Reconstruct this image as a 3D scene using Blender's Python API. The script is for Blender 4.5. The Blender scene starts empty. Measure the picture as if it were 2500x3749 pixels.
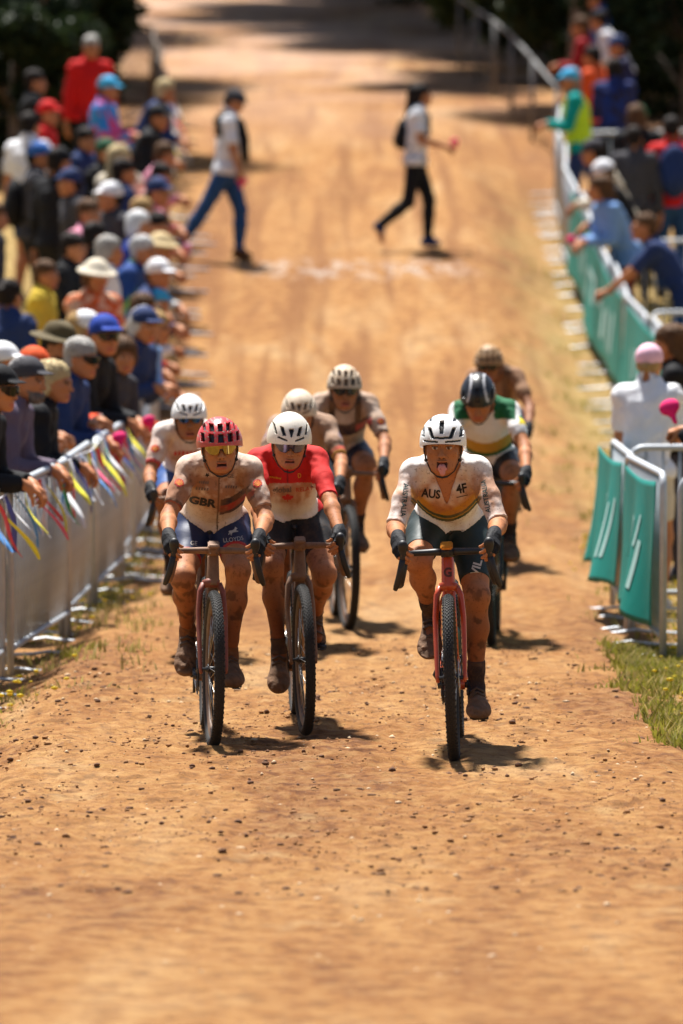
import bpy, bmesh, math, random
import numpy as np
from mathutils import Vector, Matrix
from mathutils.bvhtree import BVHTree

random.seed(7)
RNG = np.random.default_rng(11)
scene = bpy.context.scene
C = scene.collection

# ------------------------------------------------------------------ camera, sky, sun, exposure
cam_d = bpy.data.cameras.new('camera')
cam = bpy.data.objects.new('camera', cam_d); C.objects.link(cam)
cam.location = (0, 0, 2.3)
cam.rotation_euler = (math.radians(87.0), 0, 0)
cam_d.sensor_fit = 'VERTICAL'; cam_d.sensor_height = 36; cam_d.sensor_width = 24
cam_d.lens = 200
cam_d.clip_start = 0.5; cam_d.clip_end = 900
cam_d.dof.use_dof = True
cam_d.dof.focus_distance = 24.4
cam_d.dof.aperture_fstop = 2.8
scene.camera = cam

SUN_TO = Vector((-0.16, 0.42, 1.0)).normalized()
SUN_EL = math.asin(SUN_TO.z)
SUN_AZ = math.atan2(SUN_TO.x, SUN_TO.y)
world = bpy.data.worlds.new('World'); scene.world = world
world.use_nodes = True
wn = world.node_tree.nodes; wl = world.node_tree.links
sky = wn.new('ShaderNodeTexSky'); sky.sky_type = 'NISHITA'; sky.sun_disc = False
sky.sun_elevation = SUN_EL; sky.sun_rotation = SUN_AZ
sky.air_density = 1.0; sky.dust_density = 1.5
wn['Background'].inputs['Strength'].default_value = 0.05
wl.new(sky.outputs['Color'], wn['Background'].inputs['Color'])
sun_d = bpy.data.lights.new('sun', 'SUN'); sun_d.energy = 5.0; sun_d.angle = math.radians(4.0)
sun_d.color = (1.0, 0.965, 0.91)
sun = bpy.data.objects.new('sun', sun_d); C.objects.link(sun)
sun.rotation_euler = SUN_TO.to_track_quat('Z', 'Y').to_euler()
scene.view_settings.view_transform = 'Standard'; scene.view_settings.look = 'None'
scene.view_settings.exposure = 1.10; scene.view_settings.gamma = 1.0
scene.view_settings.use_curve_mapping = False
scene.cycles.max_bounces = 6

# ------------------------------------------------------------------ helpers
def lin(h):
    h = h.lstrip('#'); o = []
    for i in (0, 2, 4):
        c = int(h[i:i+2], 16) / 255
        o.append(c / 12.92 if c <= .04045 else ((c + .055) / 1.055) ** 2.4)
    return tuple(o)

def V3(*a): return np.array(a, dtype=np.float64)
def unit(v): v = np.asarray(v, float); return v / (np.linalg.norm(v) + 1e-12)
def sstep(a, b, x): t = np.clip((x - a) / (b - a), 0, 1); return t * t * (3 - 2 * t)

def new_mesh(name, verts, faces, smooth=True, col=None):
    m = bpy.data.meshes.new(name)
    verts = np.asarray(verts, dtype=np.float32).reshape(-1, 3)
    if isinstance(faces, np.ndarray):
        n, k = faces.shape
        m.vertices.add(len(verts)); m.vertices.foreach_set('co', verts.ravel())
        m.loops.add(n * k); m.loops.foreach_set('vertex_index', faces.astype(np.int32).ravel())
        m.polygons.add(n)
        m.polygons.foreach_set('loop_start', np.arange(0, n * k, k, dtype=np.int32))
        m.update(calc_edges=True)
    else:
        m.from_pydata(verts.tolist(), [], faces); m.update()
    if smooth:
        m.polygons.foreach_set('use_smooth', np.ones(len(m.polygons), dtype=bool))
    if col is not None:
        a = m.color_attributes.new('Col', 'FLOAT_COLOR', 'POINT')
        c = np.ones((len(verts), 4), np.float32); c[:, :3] = col
        a.data.foreach_set('color', c.ravel())
    return m

def link(name, mesh, mat=None, parent=None, loc=None, rot=None, label=None, cat=None, group=None, kind=None):
    o = bpy.data.objects.new(name, mesh); C.objects.link(o)
    if mat is not None and mesh is not None:
        if not mesh.materials: mesh.materials.append(mat)
        elif mesh.materials[0] is not mat:
            o.material_slots[0].link = 'OBJECT'; o.material_slots[0].material = mat
    if parent is not None: o.parent = parent
    if loc is not None: o.location = loc
    if rot is not None: o.rotation_euler = rot
    if label: o['label'] = label
    if cat: o['category'] = cat
    if group: o['group'] = group
    if kind: o['kind'] = kind
    return o

class MB:
    """collects simple solids into one mesh"""
    def __init__(s): s.v = []; s.f = []
    def add(s, v, f, M=None):
        b = len(s.v)
        if M is not None: v = [tuple(M @ Vector(p)) for p in v]
        s.v += [tuple(p) for p in v]; s.f += [tuple(b + i for i in q) for q in f]
    def box(s, c, d, M=None):
        x, y, z = d[0] / 2, d[1] / 2, d[2] / 2
        v = [(c[0] + a * x, c[1] + b * y, c[2] + e * z) for a in (-1, 1) for b in (-1, 1) for e in (-1, 1)]
        s.add(v, [(0, 1, 3, 2), (4, 6, 7, 5), (0, 4, 5, 1), (2, 3, 7, 6), (0, 2, 6, 4), (1, 5, 7, 3)], M)
    def tube(s, pts, r, n=8, flat=None, M=None, closed=False):
        pts = [Vector(p) for p in pts]; k = len(pts)
        rs = list(r) if hasattr(r, '__len__') else [r] * k
        ref = None; rings = []
        for i, p in enumerate(pts):
            if closed: t = pts[(i + 1) % k] - pts[i - 1]
            else: t = pts[min(i + 1, k - 1)] - pts[max(i - 1, 0)]
            t.normalize()
            if ref is None:
                ref = Vector((1, 0, 0)) if abs(t.x) < .9 else Vector((0, 1, 0))
            u = (ref - t * ref.dot(t)).normalized(); w = t.cross(u); ref = u
            fx, fy = flat if flat else (1, 1)
            rings.append([p + u * (math.cos(2 * math.pi * j / n) * rs[i] * fx) + w * (math.sin(2 * math.pi * j / n) * rs[i] * fy) for j in range(n)])
        v = [q for g in rings for q in g]; f = []
        for i in range(k if closed else k - 1):
            i2 = (i + 1) % k
            for j in range(n):
                f.append((i * n + j, i * n + (j + 1) % n, i2 * n + (j + 1) % n, i2 * n + j))
        if not closed:
            f.append(tuple(range(n))[::-1]); f.append(tuple((k - 1) * n + j for j in range(n)))
        s.add(v, f, M)
    def torus(s, c, R, r, n=64, m=12, axis=0, prof=None, M=None):
        prof = prof or [(math.cos(2 * math.pi * j / m) * r, math.sin(2 * math.pi * j / m) * r) for j in range(m)]
        m = len(prof); v = []
        for i in range(n):
            a = 2 * math.pi * i / n
            for (pr, pa) in prof:
                q = [pa, (R + pr) * math.cos(a), (R + pr) * math.sin(a)]
                v.append((c[0] + q[0], c[1] + q[1], c[2] + q[2]))
        f = [(i * m + j, ((i + 1) % n) * m + j, ((i + 1) % n) * m + (j + 1) % m, i * m + (j + 1) % m) for i in range(n) for j in range(m)]
        s.add(v, f, M)
    def ball(s, c, r, n=12, m=8, M=None):
        rx, ry, rz = r if hasattr(r, '__len__') else (r, r, r)
        v = [(c[0], c[1], c[2] + rz)]; f = []
        for i in range(1, m):
            a = math.pi * i / m
            for j in range(n):
                b = 2 * math.pi * j / n
                v.append((c[0] + rx * math.sin(a) * math.cos(b), c[1] + ry * math.sin(a) * math.sin(b), c[2] + rz * math.cos(a)))
        v.append((c[0], c[1], c[2] - rz)); L = len(v) - 1
        for j in range(n):
            f.append((0, 1 + j, 1 + (j + 1) % n)); f.append((L, L - n + (j + 1) % n, L - n + j))
        for i in range(m - 2):
            for j in range(n):
                a = 1 + i * n
                f.append((a + j, a + n + j, a + n + (j + 1) % n, a + (j + 1) % n))
        s.add(v, f, M)
    def mesh(s, name, smooth=True): return new_mesh(name, s.v, s.f, smooth)

def auto_sharp(mesh, ang=40):
    mesh.set_sharp_from_angle(angle=math.radians(ang)); return mesh

# ------------------------------------------------------------------ materials
def _nt(name):
    m = bpy.data.materials.new(name); m.use_nodes = True
    return m, m.node_tree.nodes, m.node_tree.links, m.node_tree.nodes['Principled BSDF']

def plain(name, col, rough=.55, metal=0., noise=.12, scale=14, bump=.0, bscale=60, spec=.5, mud=0., mudcol=None, coat=0.):
    m, n, l, p = _nt(name)
    tc = n.new('ShaderNodeTexCoord')
    nz = n.new('ShaderNodeTexNoise'); nz.inputs['Scale'].default_value = scale; nz.inputs['Detail'].default_value = 5
    l.new(tc.outputs['Object'], nz.inputs['Vector'])
    mx = n.new('ShaderNodeMix'); mx.data_type = 'RGBA'
    mx.inputs['A'].default_value = (*[c * (1 - noise * 1.6) for c in col], 1)
    mx.inputs['B'].default_value = (*[min(1, c * (1 + noise * 1.2)) for c in col], 1)
    l.new(nz.outputs['Fac'], mx.inputs['Factor']); out = mx.outputs['Result']
    if mud > 0:
        out = add_mud(n, l, tc, out, mud, mudcol)
    l.new(out, p.inputs['Base Color'])
    p.inputs['Roughness'].default_value = rough; p.inputs['Metallic'].default_value = metal
    p.inputs['Specular IOR Level'].default_value = spec
    p.inputs['Coat Weight'].default_value = coat
    if bump > 0:
        bz = n.new('ShaderNodeTexNoise'); bz.inputs['Scale'].default_value = bscale; bz.inputs['Detail'].default_value = 4
        l.new(tc.outputs['Object'], bz.inputs['Vector'])
        b = n.new('ShaderNodeBump'); b.inputs['Strength'].default_value = bump; b.inputs['Distance'].default_value = .02
        l.new(bz.outputs['Fac'], b.inputs['Height']); l.new(b.outputs['Normal'], p.inputs['Normal'])
    return m

MUD = lin('8a5430')
def add_mud(n, l, tc, src, amount, mudcol=None, speck=True, zlo=None, zhi=None):
    mc = mudcol or MUD
    a = n.new('ShaderNodeTexNoise'); a.inputs['Scale'].default_value = 9; a.inputs['Detail'].default_value = 8; a.inputs['Roughness'].default_value = .68
    l.new(tc.outputs['Object'], a.inputs['Vector'])
    r = n.new('ShaderNodeMapRange'); r.inputs['From Min'].default_value = .72 - amount * .42; r.inputs['From Max'].default_value = .95 - amount * .3
    r.inputs['To Max'].default_value = min(1, .45 + amount * .5)
    l.new(a.outputs['Fac'], r.inputs['Value'])
    mx = n.new('ShaderNodeMix'); mx.data_type = 'RGBA'; mx.inputs['B'].default_value = (*mc, 1)
    l.new(r.outputs['Result'], mx.inputs['Factor']); l.new(src, mx.inputs['A']); out = mx.outputs['Result']
    if speck:
        b = n.new('ShaderNodeTexNoise'); b.inputs['Scale'].default_value = 95; b.inputs['Detail'].default_value = 2
        l.new(tc.outputs['Object'], b.inputs['Vector'])
        r2 = n.new('ShaderNodeMapRange'); r2.inputs['From Min'].default_value = .60; r2.inputs['From Max'].default_value = .70; r2.inputs['To Max'].default_value = .55 * min(1, amount * 1.6)
        l.new(b.outputs['Fac'], r2.inputs['Value'])
        m2 = n.new('ShaderNodeMix'); m2.data_type = 'RGBA'; m2.inputs['B'].default_value = (*[c * .42 for c in mc], 1)
        l.new(r2.outputs['Result'], m2.inputs['Factor']); l.new(out, m2.inputs['A']); out = m2.outputs['Result']
    return out

def colmat(name, rough=.75, mud=.3, mudcol=None, spec=.3, bump=.25, bscale=26, sss=0., sheen=.0, speck=True):
    """material that takes its colour from the vertex attribute Col, plus dirt"""
    m, n, l, p = _nt(name)
    tc = n.new('ShaderNodeTexCoord')
    at = n.new('ShaderNodeAttribute'); at.attribute_name = 'Col'
    out = at.outputs['Color']
    if mud > 0: out = add_mud(n, l, tc, out, mud, mudcol, speck)
    l.new(out, p.inputs['Base Color'])
    p.inputs['Roughness'].default_value = rough; p.inputs['Specular IOR Level'].default_value = spec
    p.inputs['Sheen Weight'].default_value = sheen
    if sss > 0:
        p.inputs['Subsurface Weight'].default_value = sss
        p.inputs['Subsurface Radius'].default_value = (.012, .005, .003)
    if bump > 0:
        bz = n.new('ShaderNodeTexNoise'); bz.inputs['Scale'].default_value = bscale; bz.inputs['Detail'].default_value = 5; bz.inputs['Distortion'].default_value = .6
        l.new(tc.outputs['Object'], bz.inputs['Vector'])
        b = n.new('ShaderNodeBump'); b.inputs['Strength'].default_value = bump; b.inputs['Distance'].default_value = .012
        l.new(bz.outputs['Fac'], b.inputs['Height']); l.new(b.outputs['Normal'], p.inputs['Normal'])
    return m

# ------------------------------------------------------------------ implicit surfaces
class Shape:
    """list of rounded primitives blended into one continuous surface"""
    def __init__(s): s.p = []
    def cone(s, a, b, ra, rb, k=.03, op='+'):
        a = V3(*a); b = V3(*b); r = max(ra, rb)
        ba = b - a; L2 = float(ba @ ba) + 1e-12
        def fn(X, Y, Z):
            px, py, pz = X - a[0], Y - a[1], Z - a[2]
            h = np.clip((px * ba[0] + py * ba[1] + pz * ba[2]) / L2, 0, 1)
            return np.sqrt((px - ba[0] * h) ** 2 + (py - ba[1] * h) ** 2 + (pz - ba[2] * h) ** 2) - (ra + (rb - ra) * h)
        s.p.append((op, fn, np.minimum(a, b) - r, np.maximum(a, b) + r, k)); return s
    def ell(s, c, r, R=None, k=.03, op='+'):
        c = V3(*c); r = V3(*r)
        Rm = np.eye(3) if R is None else np.asarray(R, float)      # columns = local axes
        ext = np.abs(Rm) @ r
        def fn(X, Y, Z):
            px, py, pz = X - c[0], Y - c[1], Z - c[2]
            q = [px * Rm[0, i] + py * Rm[1, i] + pz * Rm[2, i] for i in range(3)]
            k0 = np.sqrt(sum((q[i] / r[i]) ** 2 for i in range(3)))
            k1 = np.sqrt(sum((q[i] / r[i] ** 2) ** 2 for i in range(3))) + 1e-9
            return k0 * (k0 - 1) / k1
        s.p.append((op, fn, c - ext, c + ext, k)); return s
    def bounds(s, pad):
        lo = np.min([q[2] for q in s.p if q[0] == '+'], axis=0) - pad
        hi = np.max([q[3] for q in s.p if q[0] == '+'], axis=0) + pad
        return lo, hi
    def grid(s, h, lo=None, hi=None, pad=.03, inflate=0.):
        if lo is None: lo, hi = s.bounds(pad + inflate)
        n = np.ceil((np.asarray(hi) - lo) / h).astype(int) + 1
        ax = [lo[i] + h * np.arange(n[i]) for i in range(3)]
        F = np.full(n, .25, np.float32)
        for op, fn, a, b, k in s.p:
            pd = k + .045 + inflate
            i0 = np.clip(np.floor((a - pd - lo) / h).astype(int), 0, n); i1 = np.clip(np.ceil((b + pd - lo) / h).astype(int) + 1, 0, n)
            if np.any(i1 <= i0): continue
            sl = tuple(slice(i0[i], i1[i]) for i in range(3))
            d = fn(ax[0][sl[0]][:, None, None], ax[1][sl[1]][None, :, None], ax[2][sl[2]][None, None, :])
            f = F[sl]
            if op == '+':
                hh = np.maximum(k - np.abs(f - d), 0) / k
                F[sl] = np.minimum(f, d) - hh * hh * k * .25
            else:
                hh = np.maximum(k - np.abs(f + d), 0) / k
                F[sl] = np.maximum(f, -d) + hh * hh * k * .25
        return F, ax, np.asarray(lo, float)

OFF = np.array([(i, j, k) for i in (0, 1) for j in (0, 1) for k in (0, 1)])
EDG = [(a, b) for a in range(8) for b in range(a + 1, 8) if np.abs(OFF[a] - OFF[b]).sum() == 1]
def nets(F, lo, h):
    s = F < 0; n = np.array(F.shape)
    c = np.zeros(n - 1, np.int8)
    for o in OFF: c += s[o[0]:n[0] - 1 + o[0], o[1]:n[1] - 1 + o[1], o[2]:n[2] - 1 + o[2]]
    act = (c > 0) & (c < 8); I = np.argwhere(act)
    idx = np.full(act.shape, -1, np.int32); idx[act] = np.arange(len(I))
    Vv = np.stack([F[I[:, 0] + o[0], I[:, 1] + o[1], I[:, 2] + o[2]] for o in OFF], 1)
    acc = np.zeros((len(I), 3)); cnt = np.zeros(len(I))
    for a, b in EDG:
        va, vb = Vv[:, a], Vv[:, b]; m = (va < 0) != (vb < 0)
        t = np.where(m, va / np.where(m, va - vb, 1), 0)
        acc += np.where(m[:, None], OFF[a] + (OFF[b] - OFF[a]) * t[:, None], 0); cnt += m
    verts = lo + h * (I + acc / np.maximum(cnt, 1)[:, None])
    quads = []
    for a in range(3):
        b, cc = (a + 1) % 3, (a + 2) % 3
        s0 = [slice(None)] * 3; s1 = [slice(None)] * 3; s0[a] = slice(0, n[a] - 1); s1[a] = slice(1, n[a])
        d = s[tuple(s0)] != s[tuple(s1)]
        e = np.argwhere(d)
        e = e[(e[:, b] >= 1) & (e[:, cc] >= 1) & (e[:, b] < n[b] - 1) & (e[:, cc] < n[cc] - 1)]
        B = np.zeros(3, int); B[b] = 1; Cc = np.zeros(3, int); Cc[cc] = 1
        q = [idx[tuple((e + o).T)] for o in (-B - Cc, -Cc, 0 * B, -B)]
        Q = np.stack(q, 1); ins = s[tuple(e.T)]
        Q[~ins] = Q[~ins][:, ::-1]
        quads.append(Q)
    Q = np.concatenate(quads); Q = Q[(Q >= 0).all(1)]
    return verts, Q

def relax(v, q, it=1, lam=.5):
    """light smoothing that keeps the surface free of voxel steps"""
    for _ in range(it):
        a = np.zeros_like(v); c = np.zeros(len(v))
        for i in range(4):
            j = q[:, (i + 1) % 4]; k = q[:, i]
            np.add.at(a, k, v[j]); np.add.at(c, k, 1); np.add.at(a, j, v[k]); np.add.at(c, j, 1)
        v = v + lam * (a / np.maximum(c, 1)[:, None] - v)
    return v

def solid(F, lo, h, it=1):
    v, q = nets(F, lo, h); return relax(v, q, it), q

def half(ax, p, n):
    """signed distance to the plane through p with outward normal n, on a grid"""
    n = unit(n)
    return ((ax[0] - p[0]) * n[0])[:, None, None] + ((ax[1] - p[1]) * n[1])[None, :, None] + ((ax[2] - p[2]) * n[2])[None, None, :]
def caps(ax, a, b, r):
    a = V3(*a); b = V3(*b); ba = b - a
    px, py, pz = (ax[0] - a[0])[:, None, None], (ax[1] - a[1])[None, :, None], (ax[2] - a[2])[None, None, :]
    h = np.clip((px * ba[0] + py * ba[1] + pz * ba[2]) / (ba @ ba), 0, 1)
    return np.sqrt((px - ba[0] * h) ** 2 + (py - ba[1] * h) ** 2 + (pz - ba[2] * h) ** 2) - r

def merge(parts):
    vs, qs, cs, b = [], [], [], 0
    for v, q, c in parts:
        vs.append(v); qs.append(q + b); cs.append(np.broadcast_to(np.asarray(c, float), (len(v), 3))); b += len(v)
    return np.concatenate(vs), np.concatenate(qs), np.concatenate(cs)

# ------------------------------------------------------------------ shape of the ground
_ty = np.array([-60, 0, 36, 39, 42, 46, 51, 56, 62, 70, 79, 98, 130, 200, 320.])
_tz = np.array([0, 0, 0, .03, .14, .46, 1.08, 1.90, 2.62, 3.36, 4.15, 6.0, 8.6, 12, 14.])
_yy = np.linspace(-60, 320, 3801); _zz = np.interp(_yy, _ty, _tz)
_k = np.hanning(41); _k /= _k.sum(); _zz = np.convolve(np.pad(_zz, 20, mode='edge'), _k, 'valid')
def ground(x, y):
    z = np.interp(y, _yy, _zz)
    x = np.asarray(x, float); y = np.asarray(y, float)
    z = z - .12 * sstep(1.25, 1.75, -x) * (1 - sstep(38, 46, y))
    z = z - .07 * sstep(1.3, 1.7, x) * (1 - sstep(38, 46, y))
    z = z - .38 * sstep(1.2, 2.3, x) * sstep(42, 52, y) * (1 - sstep(62, 74, y))
    return z
def gz(x, y): return float(ground(x, y))
# ------------------------------------------------------------------ the ground: one sheet, dense where it is seen close
def vnoise(x, y, seed, per=1.0):
    """cheap value noise"""
    def hsh(i, j): 
        v = np.sin(i * 127.1 + j * 311.7 + seed * 74.7) * 43758.5453
        return v - np.floor(v)
    x = x / per; y = y / per
    i = np.floor(x); j = np.floor(y); u = x - i; v = y - j
    u = u * u * (3 - 2 * u); v = v * v * (3 - 2 * v)
    return (hsh(i, j) * (1 - u) + hsh(i + 1, j) * u) * (1 - v) + (hsh(i, j + 1) * (1 - u) + hsh(i + 1, j + 1) * u) * v - .5

def axis_lines(segs):
    out = [segs[0][0]]
    for a, b, st in segs:
        k = max(1, int(round((b - a) / st))); out += list(a + (b - a) * (np.arange(k) + 1) / k)
    return np.array(out)
gx = axis_lines([(-300, -40, 40), (-40, -8, 4), (-8, -2.6, .4), (-2.6, 2.6, .026), (2.6, 8, .4), (8, 40, 4), (40, 300, 40)])
gy = axis_lines([(-60, 10, 10), (10, 15.5, .5), (15.5, 21, .05), (21, 28, .028), (28, 40, .1), (40, 66, .25), (66, 110, 1.0), (110, 320, 10)])
GX, GY = np.meshgrid(gx, gy, indexing='ij')
near = (np.abs(GX) < 3.5) * (GY > 14) * (GY < 66)
GZ = ground(GX, GY) + near * (vnoise(GX, GY, 1, .9) * .03 + vnoise(GX, GY, 2, .28) * .018 + (vnoise(GX, GY, 3, .11) * .024 * (GY < 40) + np.abs(vnoise(GX, GY, 4, .06)) * .03 * (GY < 29)) * sstep(17.5, 20.5, GY))
# wheel ruts along the track
for rx, rw, rd in ((-.25, .12, .02), (.35, .16, .025), (.05, .1, .018)):
    wob = rx + .12 * np.sin(GY * .21 + rx * 9)
    GZ -= near * rd * np.exp(-((GX - wob) / rw) ** 2) * sstep(28, 40, GY)
nx_, ny_ = GX.shape
ii = np.arange(nx_ * ny_).reshape(nx_, ny_)
gq = np.stack([ii[:-1, :-1], ii[1:, :-1], ii[1:, 1:], ii[:-1, 1:]], -1).reshape(-1, 4)
gverts = np.stack([GX, GY, GZ], -1).reshape(-1, 3)

def soil_material():
    m, n, l, p = _nt('clay_soil')
    tc = n.new('ShaderNodeTexCoord'); ob = tc.outputs['Object']
    def noise(scale, detail=5, rough=.55, vec=None, dist=0.):
        z = n.new('ShaderNodeTexNoise'); z.inputs['Scale'].default_value = scale; z.inputs['Detail'].default_value = detail
        z.inputs['Roughness'].default_value = rough; z.inputs['Distortion'].default_value = dist
        l.new(vec or ob, z.inputs['Vector']); return z.outputs['Fac']
    def ramp(fac, stops):
        r = n.new('ShaderNodeValToRGB'); l.new(fac, r.inputs['Fac']); e = r.color_ramp.elements
        while len(e) < len(stops): e.new(.5)
        for q, (pos, c) in zip(e, stops): q.position = pos; q.color = (*c, 1)
        return r.outputs['Color']
    def mix(a, b, f, mode='MIX'):
        x = n.new('ShaderNodeMix'); x.data_type = 'RGBA'; x.blend_type = mode
        for s, v in (('A', a), ('B', b), ('Factor', f)):
            if hasattr(v, 'is_output'): l.new(v, x.inputs[s])
            elif s == 'Factor': x.inputs[s].default_value = v
            else: x.inputs[s].default_value = (*v, 1)
        return x.outputs['Result']
    def rng(v, a, b, c=0., d=1.):
        r = n.new('ShaderNodeMapRange'); l.new(v, r.inputs['Value'])
        r.inputs['From Min'].default_value = a; r.inputs['From Max'].default_value = b; r.inputs['To Min'].default_value = c; r.inputs['To Max'].default_value = d
        return r.outputs['Result']
    mp = n.new('ShaderNodeMapping'); l.new(ob, mp.inputs['Vector']); mp.inputs['Scale'].default_value = (1, .22, 1)
    base = ramp(noise(1.1, 7, .6, mp.outputs['Vector'], .4), [(.36, (.165, .055, .011)), (.46, (.285, .118, .027)), (.55, (.37, .180, .052)), (.66, (.48, .305, .14))])
    fine = ramp(noise(9, 8, .68), [(.39, (.085, .029, .007)), (.47, (.275, .112, .026)), (.60, (.44, .245, .085))])
    c = mix(base, fine, .5)
    # straw-coloured dry patches and darker damp clods
    c = mix(c, (.52, .39, .20), rng(noise(2.3, 6, .6), .60, .78, 0, .45))
    c = mix(c, (.19, .085, .035), rng(noise(26, 5, .65), .55, .66, 0, .7))
    c = mix(c, (.16, .07, .03), rng(noise(70, 3, .5), .63, .74, 0, .6))
    # tyre-worn streaks along the track further back
    mp2 = n.new('ShaderNodeMapping'); l.new(ob, mp2.inputs['Vector']); mp2.inputs['Scale'].default_value = (4.2, .10, 1)
    sx = n.new('ShaderNodeSeparateXYZ'); l.new(ob, sx.inputs[0])
    def mul(a, b):
        q = n.new('ShaderNodeMath'); q.operation = 'MULTIPLY'
        for i, v in enumerate((a, b)):
            if hasattr(v, 'is_output'): l.new(v, q.inputs[i])
            else: q.inputs[i].default_value = v
        return q.outputs[0]
    far = rng(sx.outputs['Y'], 30, 44)
    c = mix(c, (.20, .078, .019), mul(rng(noise(1.0, 4, .5, mp2.outputs['Vector'], .5), .48, .60, 0, .8), far))
    # pinkish pale ground high on the hill
    c = mix(c, (.50, .34, .25), mul(rng(sx.outputs['Y'], 66, 90), rng(noise(.5, 4), .35, .6, 0, .8)))
    # thin grass cover on the verges
    ab = n.new('ShaderNodeMath'); ab.operation = 'ABSOLUTE'; l.new(sx.outputs['X'], ab.inputs[0])
    wob = n.new('ShaderNodeMath'); wob.operation = 'ADD'; l.new(ab.outputs[0], wob.inputs[0]); l.new(rng(noise(1.6, 5), .3, .7, -.35, .35), wob.inputs[1])
    verge = rng(wob.outputs[0], 1.55, 2.25)
    gcol = ramp(noise(5, 6, .6), [(.34, (.17, .13, .03)), (.5, (.29, .21, .06)), (.66, (.40, .30, .12))])
    c = mix(c, gcol, mul(mul(verge, rng(sx.outputs['Y'], 66, 58)), .7))
    # damp patch crossing the track; its whitish sky shine is painted as pale colour
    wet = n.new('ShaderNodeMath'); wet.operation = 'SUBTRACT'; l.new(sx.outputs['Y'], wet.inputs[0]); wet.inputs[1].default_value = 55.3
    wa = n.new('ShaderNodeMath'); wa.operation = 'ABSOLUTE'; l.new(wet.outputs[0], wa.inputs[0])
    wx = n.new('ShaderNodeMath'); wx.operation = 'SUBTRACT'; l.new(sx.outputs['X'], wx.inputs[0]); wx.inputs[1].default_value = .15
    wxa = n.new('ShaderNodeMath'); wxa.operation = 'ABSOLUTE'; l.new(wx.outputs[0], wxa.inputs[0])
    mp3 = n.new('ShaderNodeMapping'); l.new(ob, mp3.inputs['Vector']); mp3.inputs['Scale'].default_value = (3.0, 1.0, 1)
    wet_sheen = mul(mul(rng(wa.outputs[0], .75, .2), rng(wxa.outputs[0], 1.3, .7)), rng(noise(2.6, 5, .6, mp3.outputs['Vector']), .48, .62))
    c = mix(c, (.44, .36, .29), mul(wet_sheen, .7))
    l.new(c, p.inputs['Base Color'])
    rg = n.new('ShaderNodeMix'); rg.data_type = 'FLOAT'; rg.inputs['A'].default_value = .93; rg.inputs['B'].default_value = .3
    l.new(wet_sheen, rg.inputs['Factor']); l.new(rg.outputs['Result'], p.inputs['Roughness'])
    p.inputs['Specular IOR Level'].default_value = .3
    b1 = n.new('ShaderNodeBump'); b1.inputs['Strength'].default_value = .9; b1.inputs['Distance'].default_value = .04
    b2 = n.new('ShaderNodeBump'); b2.inputs['Strength'].default_value = .6; b2.inputs['Distance'].default_value = .012
    l.new(noise(13, 8, .7), b1.inputs['Height']); l.new(noise(75, 6, .7), b2.inputs['Height'])
    l.new(b1.outputs['Normal'], b2.inputs['Normal']); l.new(b2.outputs['Normal'], p.inputs['Normal'])
    return m
soil = soil_material()
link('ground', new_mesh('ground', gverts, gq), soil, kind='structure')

# pebbles and clods lying on the track
def scatter_stones(name, n, ylo, yhi, smin, smax, mat, seed, xw=2.7, pw=2.2):
    r = np.random.default_rng(seed)
    bm = bmesh.new(); bmesh.ops.create_icosphere(bm, subdivisions=1, radius=1)
    bv = np.array([v.co[:] for v in bm.verts]); bf = np.array([[v.index for v in f.verts] for f in bm.faces]); bm.free()
    x = r.uniform(-xw, xw, n); y = r.uniform(ylo, yhi, n)
    keep = vnoise(x, y, seed + 5, .6) + .8 * vnoise(x, y, seed + 6, .2) + r.uniform(-.3, .3, n) > .0; x = x[keep]; y = y[keep]; n = len(x)
    s = smin + (smax - smin) * r.random(n) ** (pw * 3.0)
    ix = np.clip(np.searchsorted(gx, x), 1, len(gx) - 1); iy = np.clip(np.searchsorted(gy, y), 1, len(gy) - 1)
    z = GZ[ix, iy]
    sq = np.stack([r.uniform(.7, 1.35, n), r.uniform(.7, 1.2, n), r.uniform(.4, .8, n)], 1)
    jit = 1 + r.uniform(-.28, .28, (n, len(bv), 1))
    a = r.uniform(0, 6.28, n); ca, sa = np.cos(a)[:, None], np.sin(a)[:, None]
    P = bv[None] * jit * sq[:, None] * s[:, None, None]
    X = P[..., 0] * ca - P[..., 1] * sa + x[:, None]; Y = P[..., 0] * sa + P[..., 1] * ca + y[:, None]; Z = P[..., 2] + (z - s * .10)[:, None]
    v = np.stack([X, Y, Z], -1).reshape(-1, 3)
    f = (bf[None] + (np.arange(n) * len(bv))[:, None, None]).reshape(-1, 3)
    return link(name, new_mesh(name, v, f, smooth=False), mat, kind='stuff')
peb1 = plain('pebble_tan', (.29, .135, .045), .9, noise=.35, scale=9)
peb2 = plain('pebble_dark', (.13, .055, .022), .9, noise=.4, scale=9)
peb3 = plain('pebble_pale', (.60, .43, .26), .9, noise=.25, scale=9)
o = scatter_stones('gravel', 42000, 19, 30, .002, .015, peb1, 3); o['label'] = 'tan gravel and crumbs of clay scattered over the track'; o['category'] = 'gravel'
o = scatter_stones('dark_clods', 19000, 19, 31, .002, .017, peb2, 4); o['label'] = 'dark brown clods of earth scattered over the track'; o['category'] = 'clods'
o = scatter_stones('pale_stones', 5000, 17, 30, .002, .016, peb3, 5); o['label'] = 'pale stone chips scattered over the track'; o['category'] = 'stones'
for o in C.objects:
    if o.get('kind') == 'stuff': o.parent = None

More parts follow.
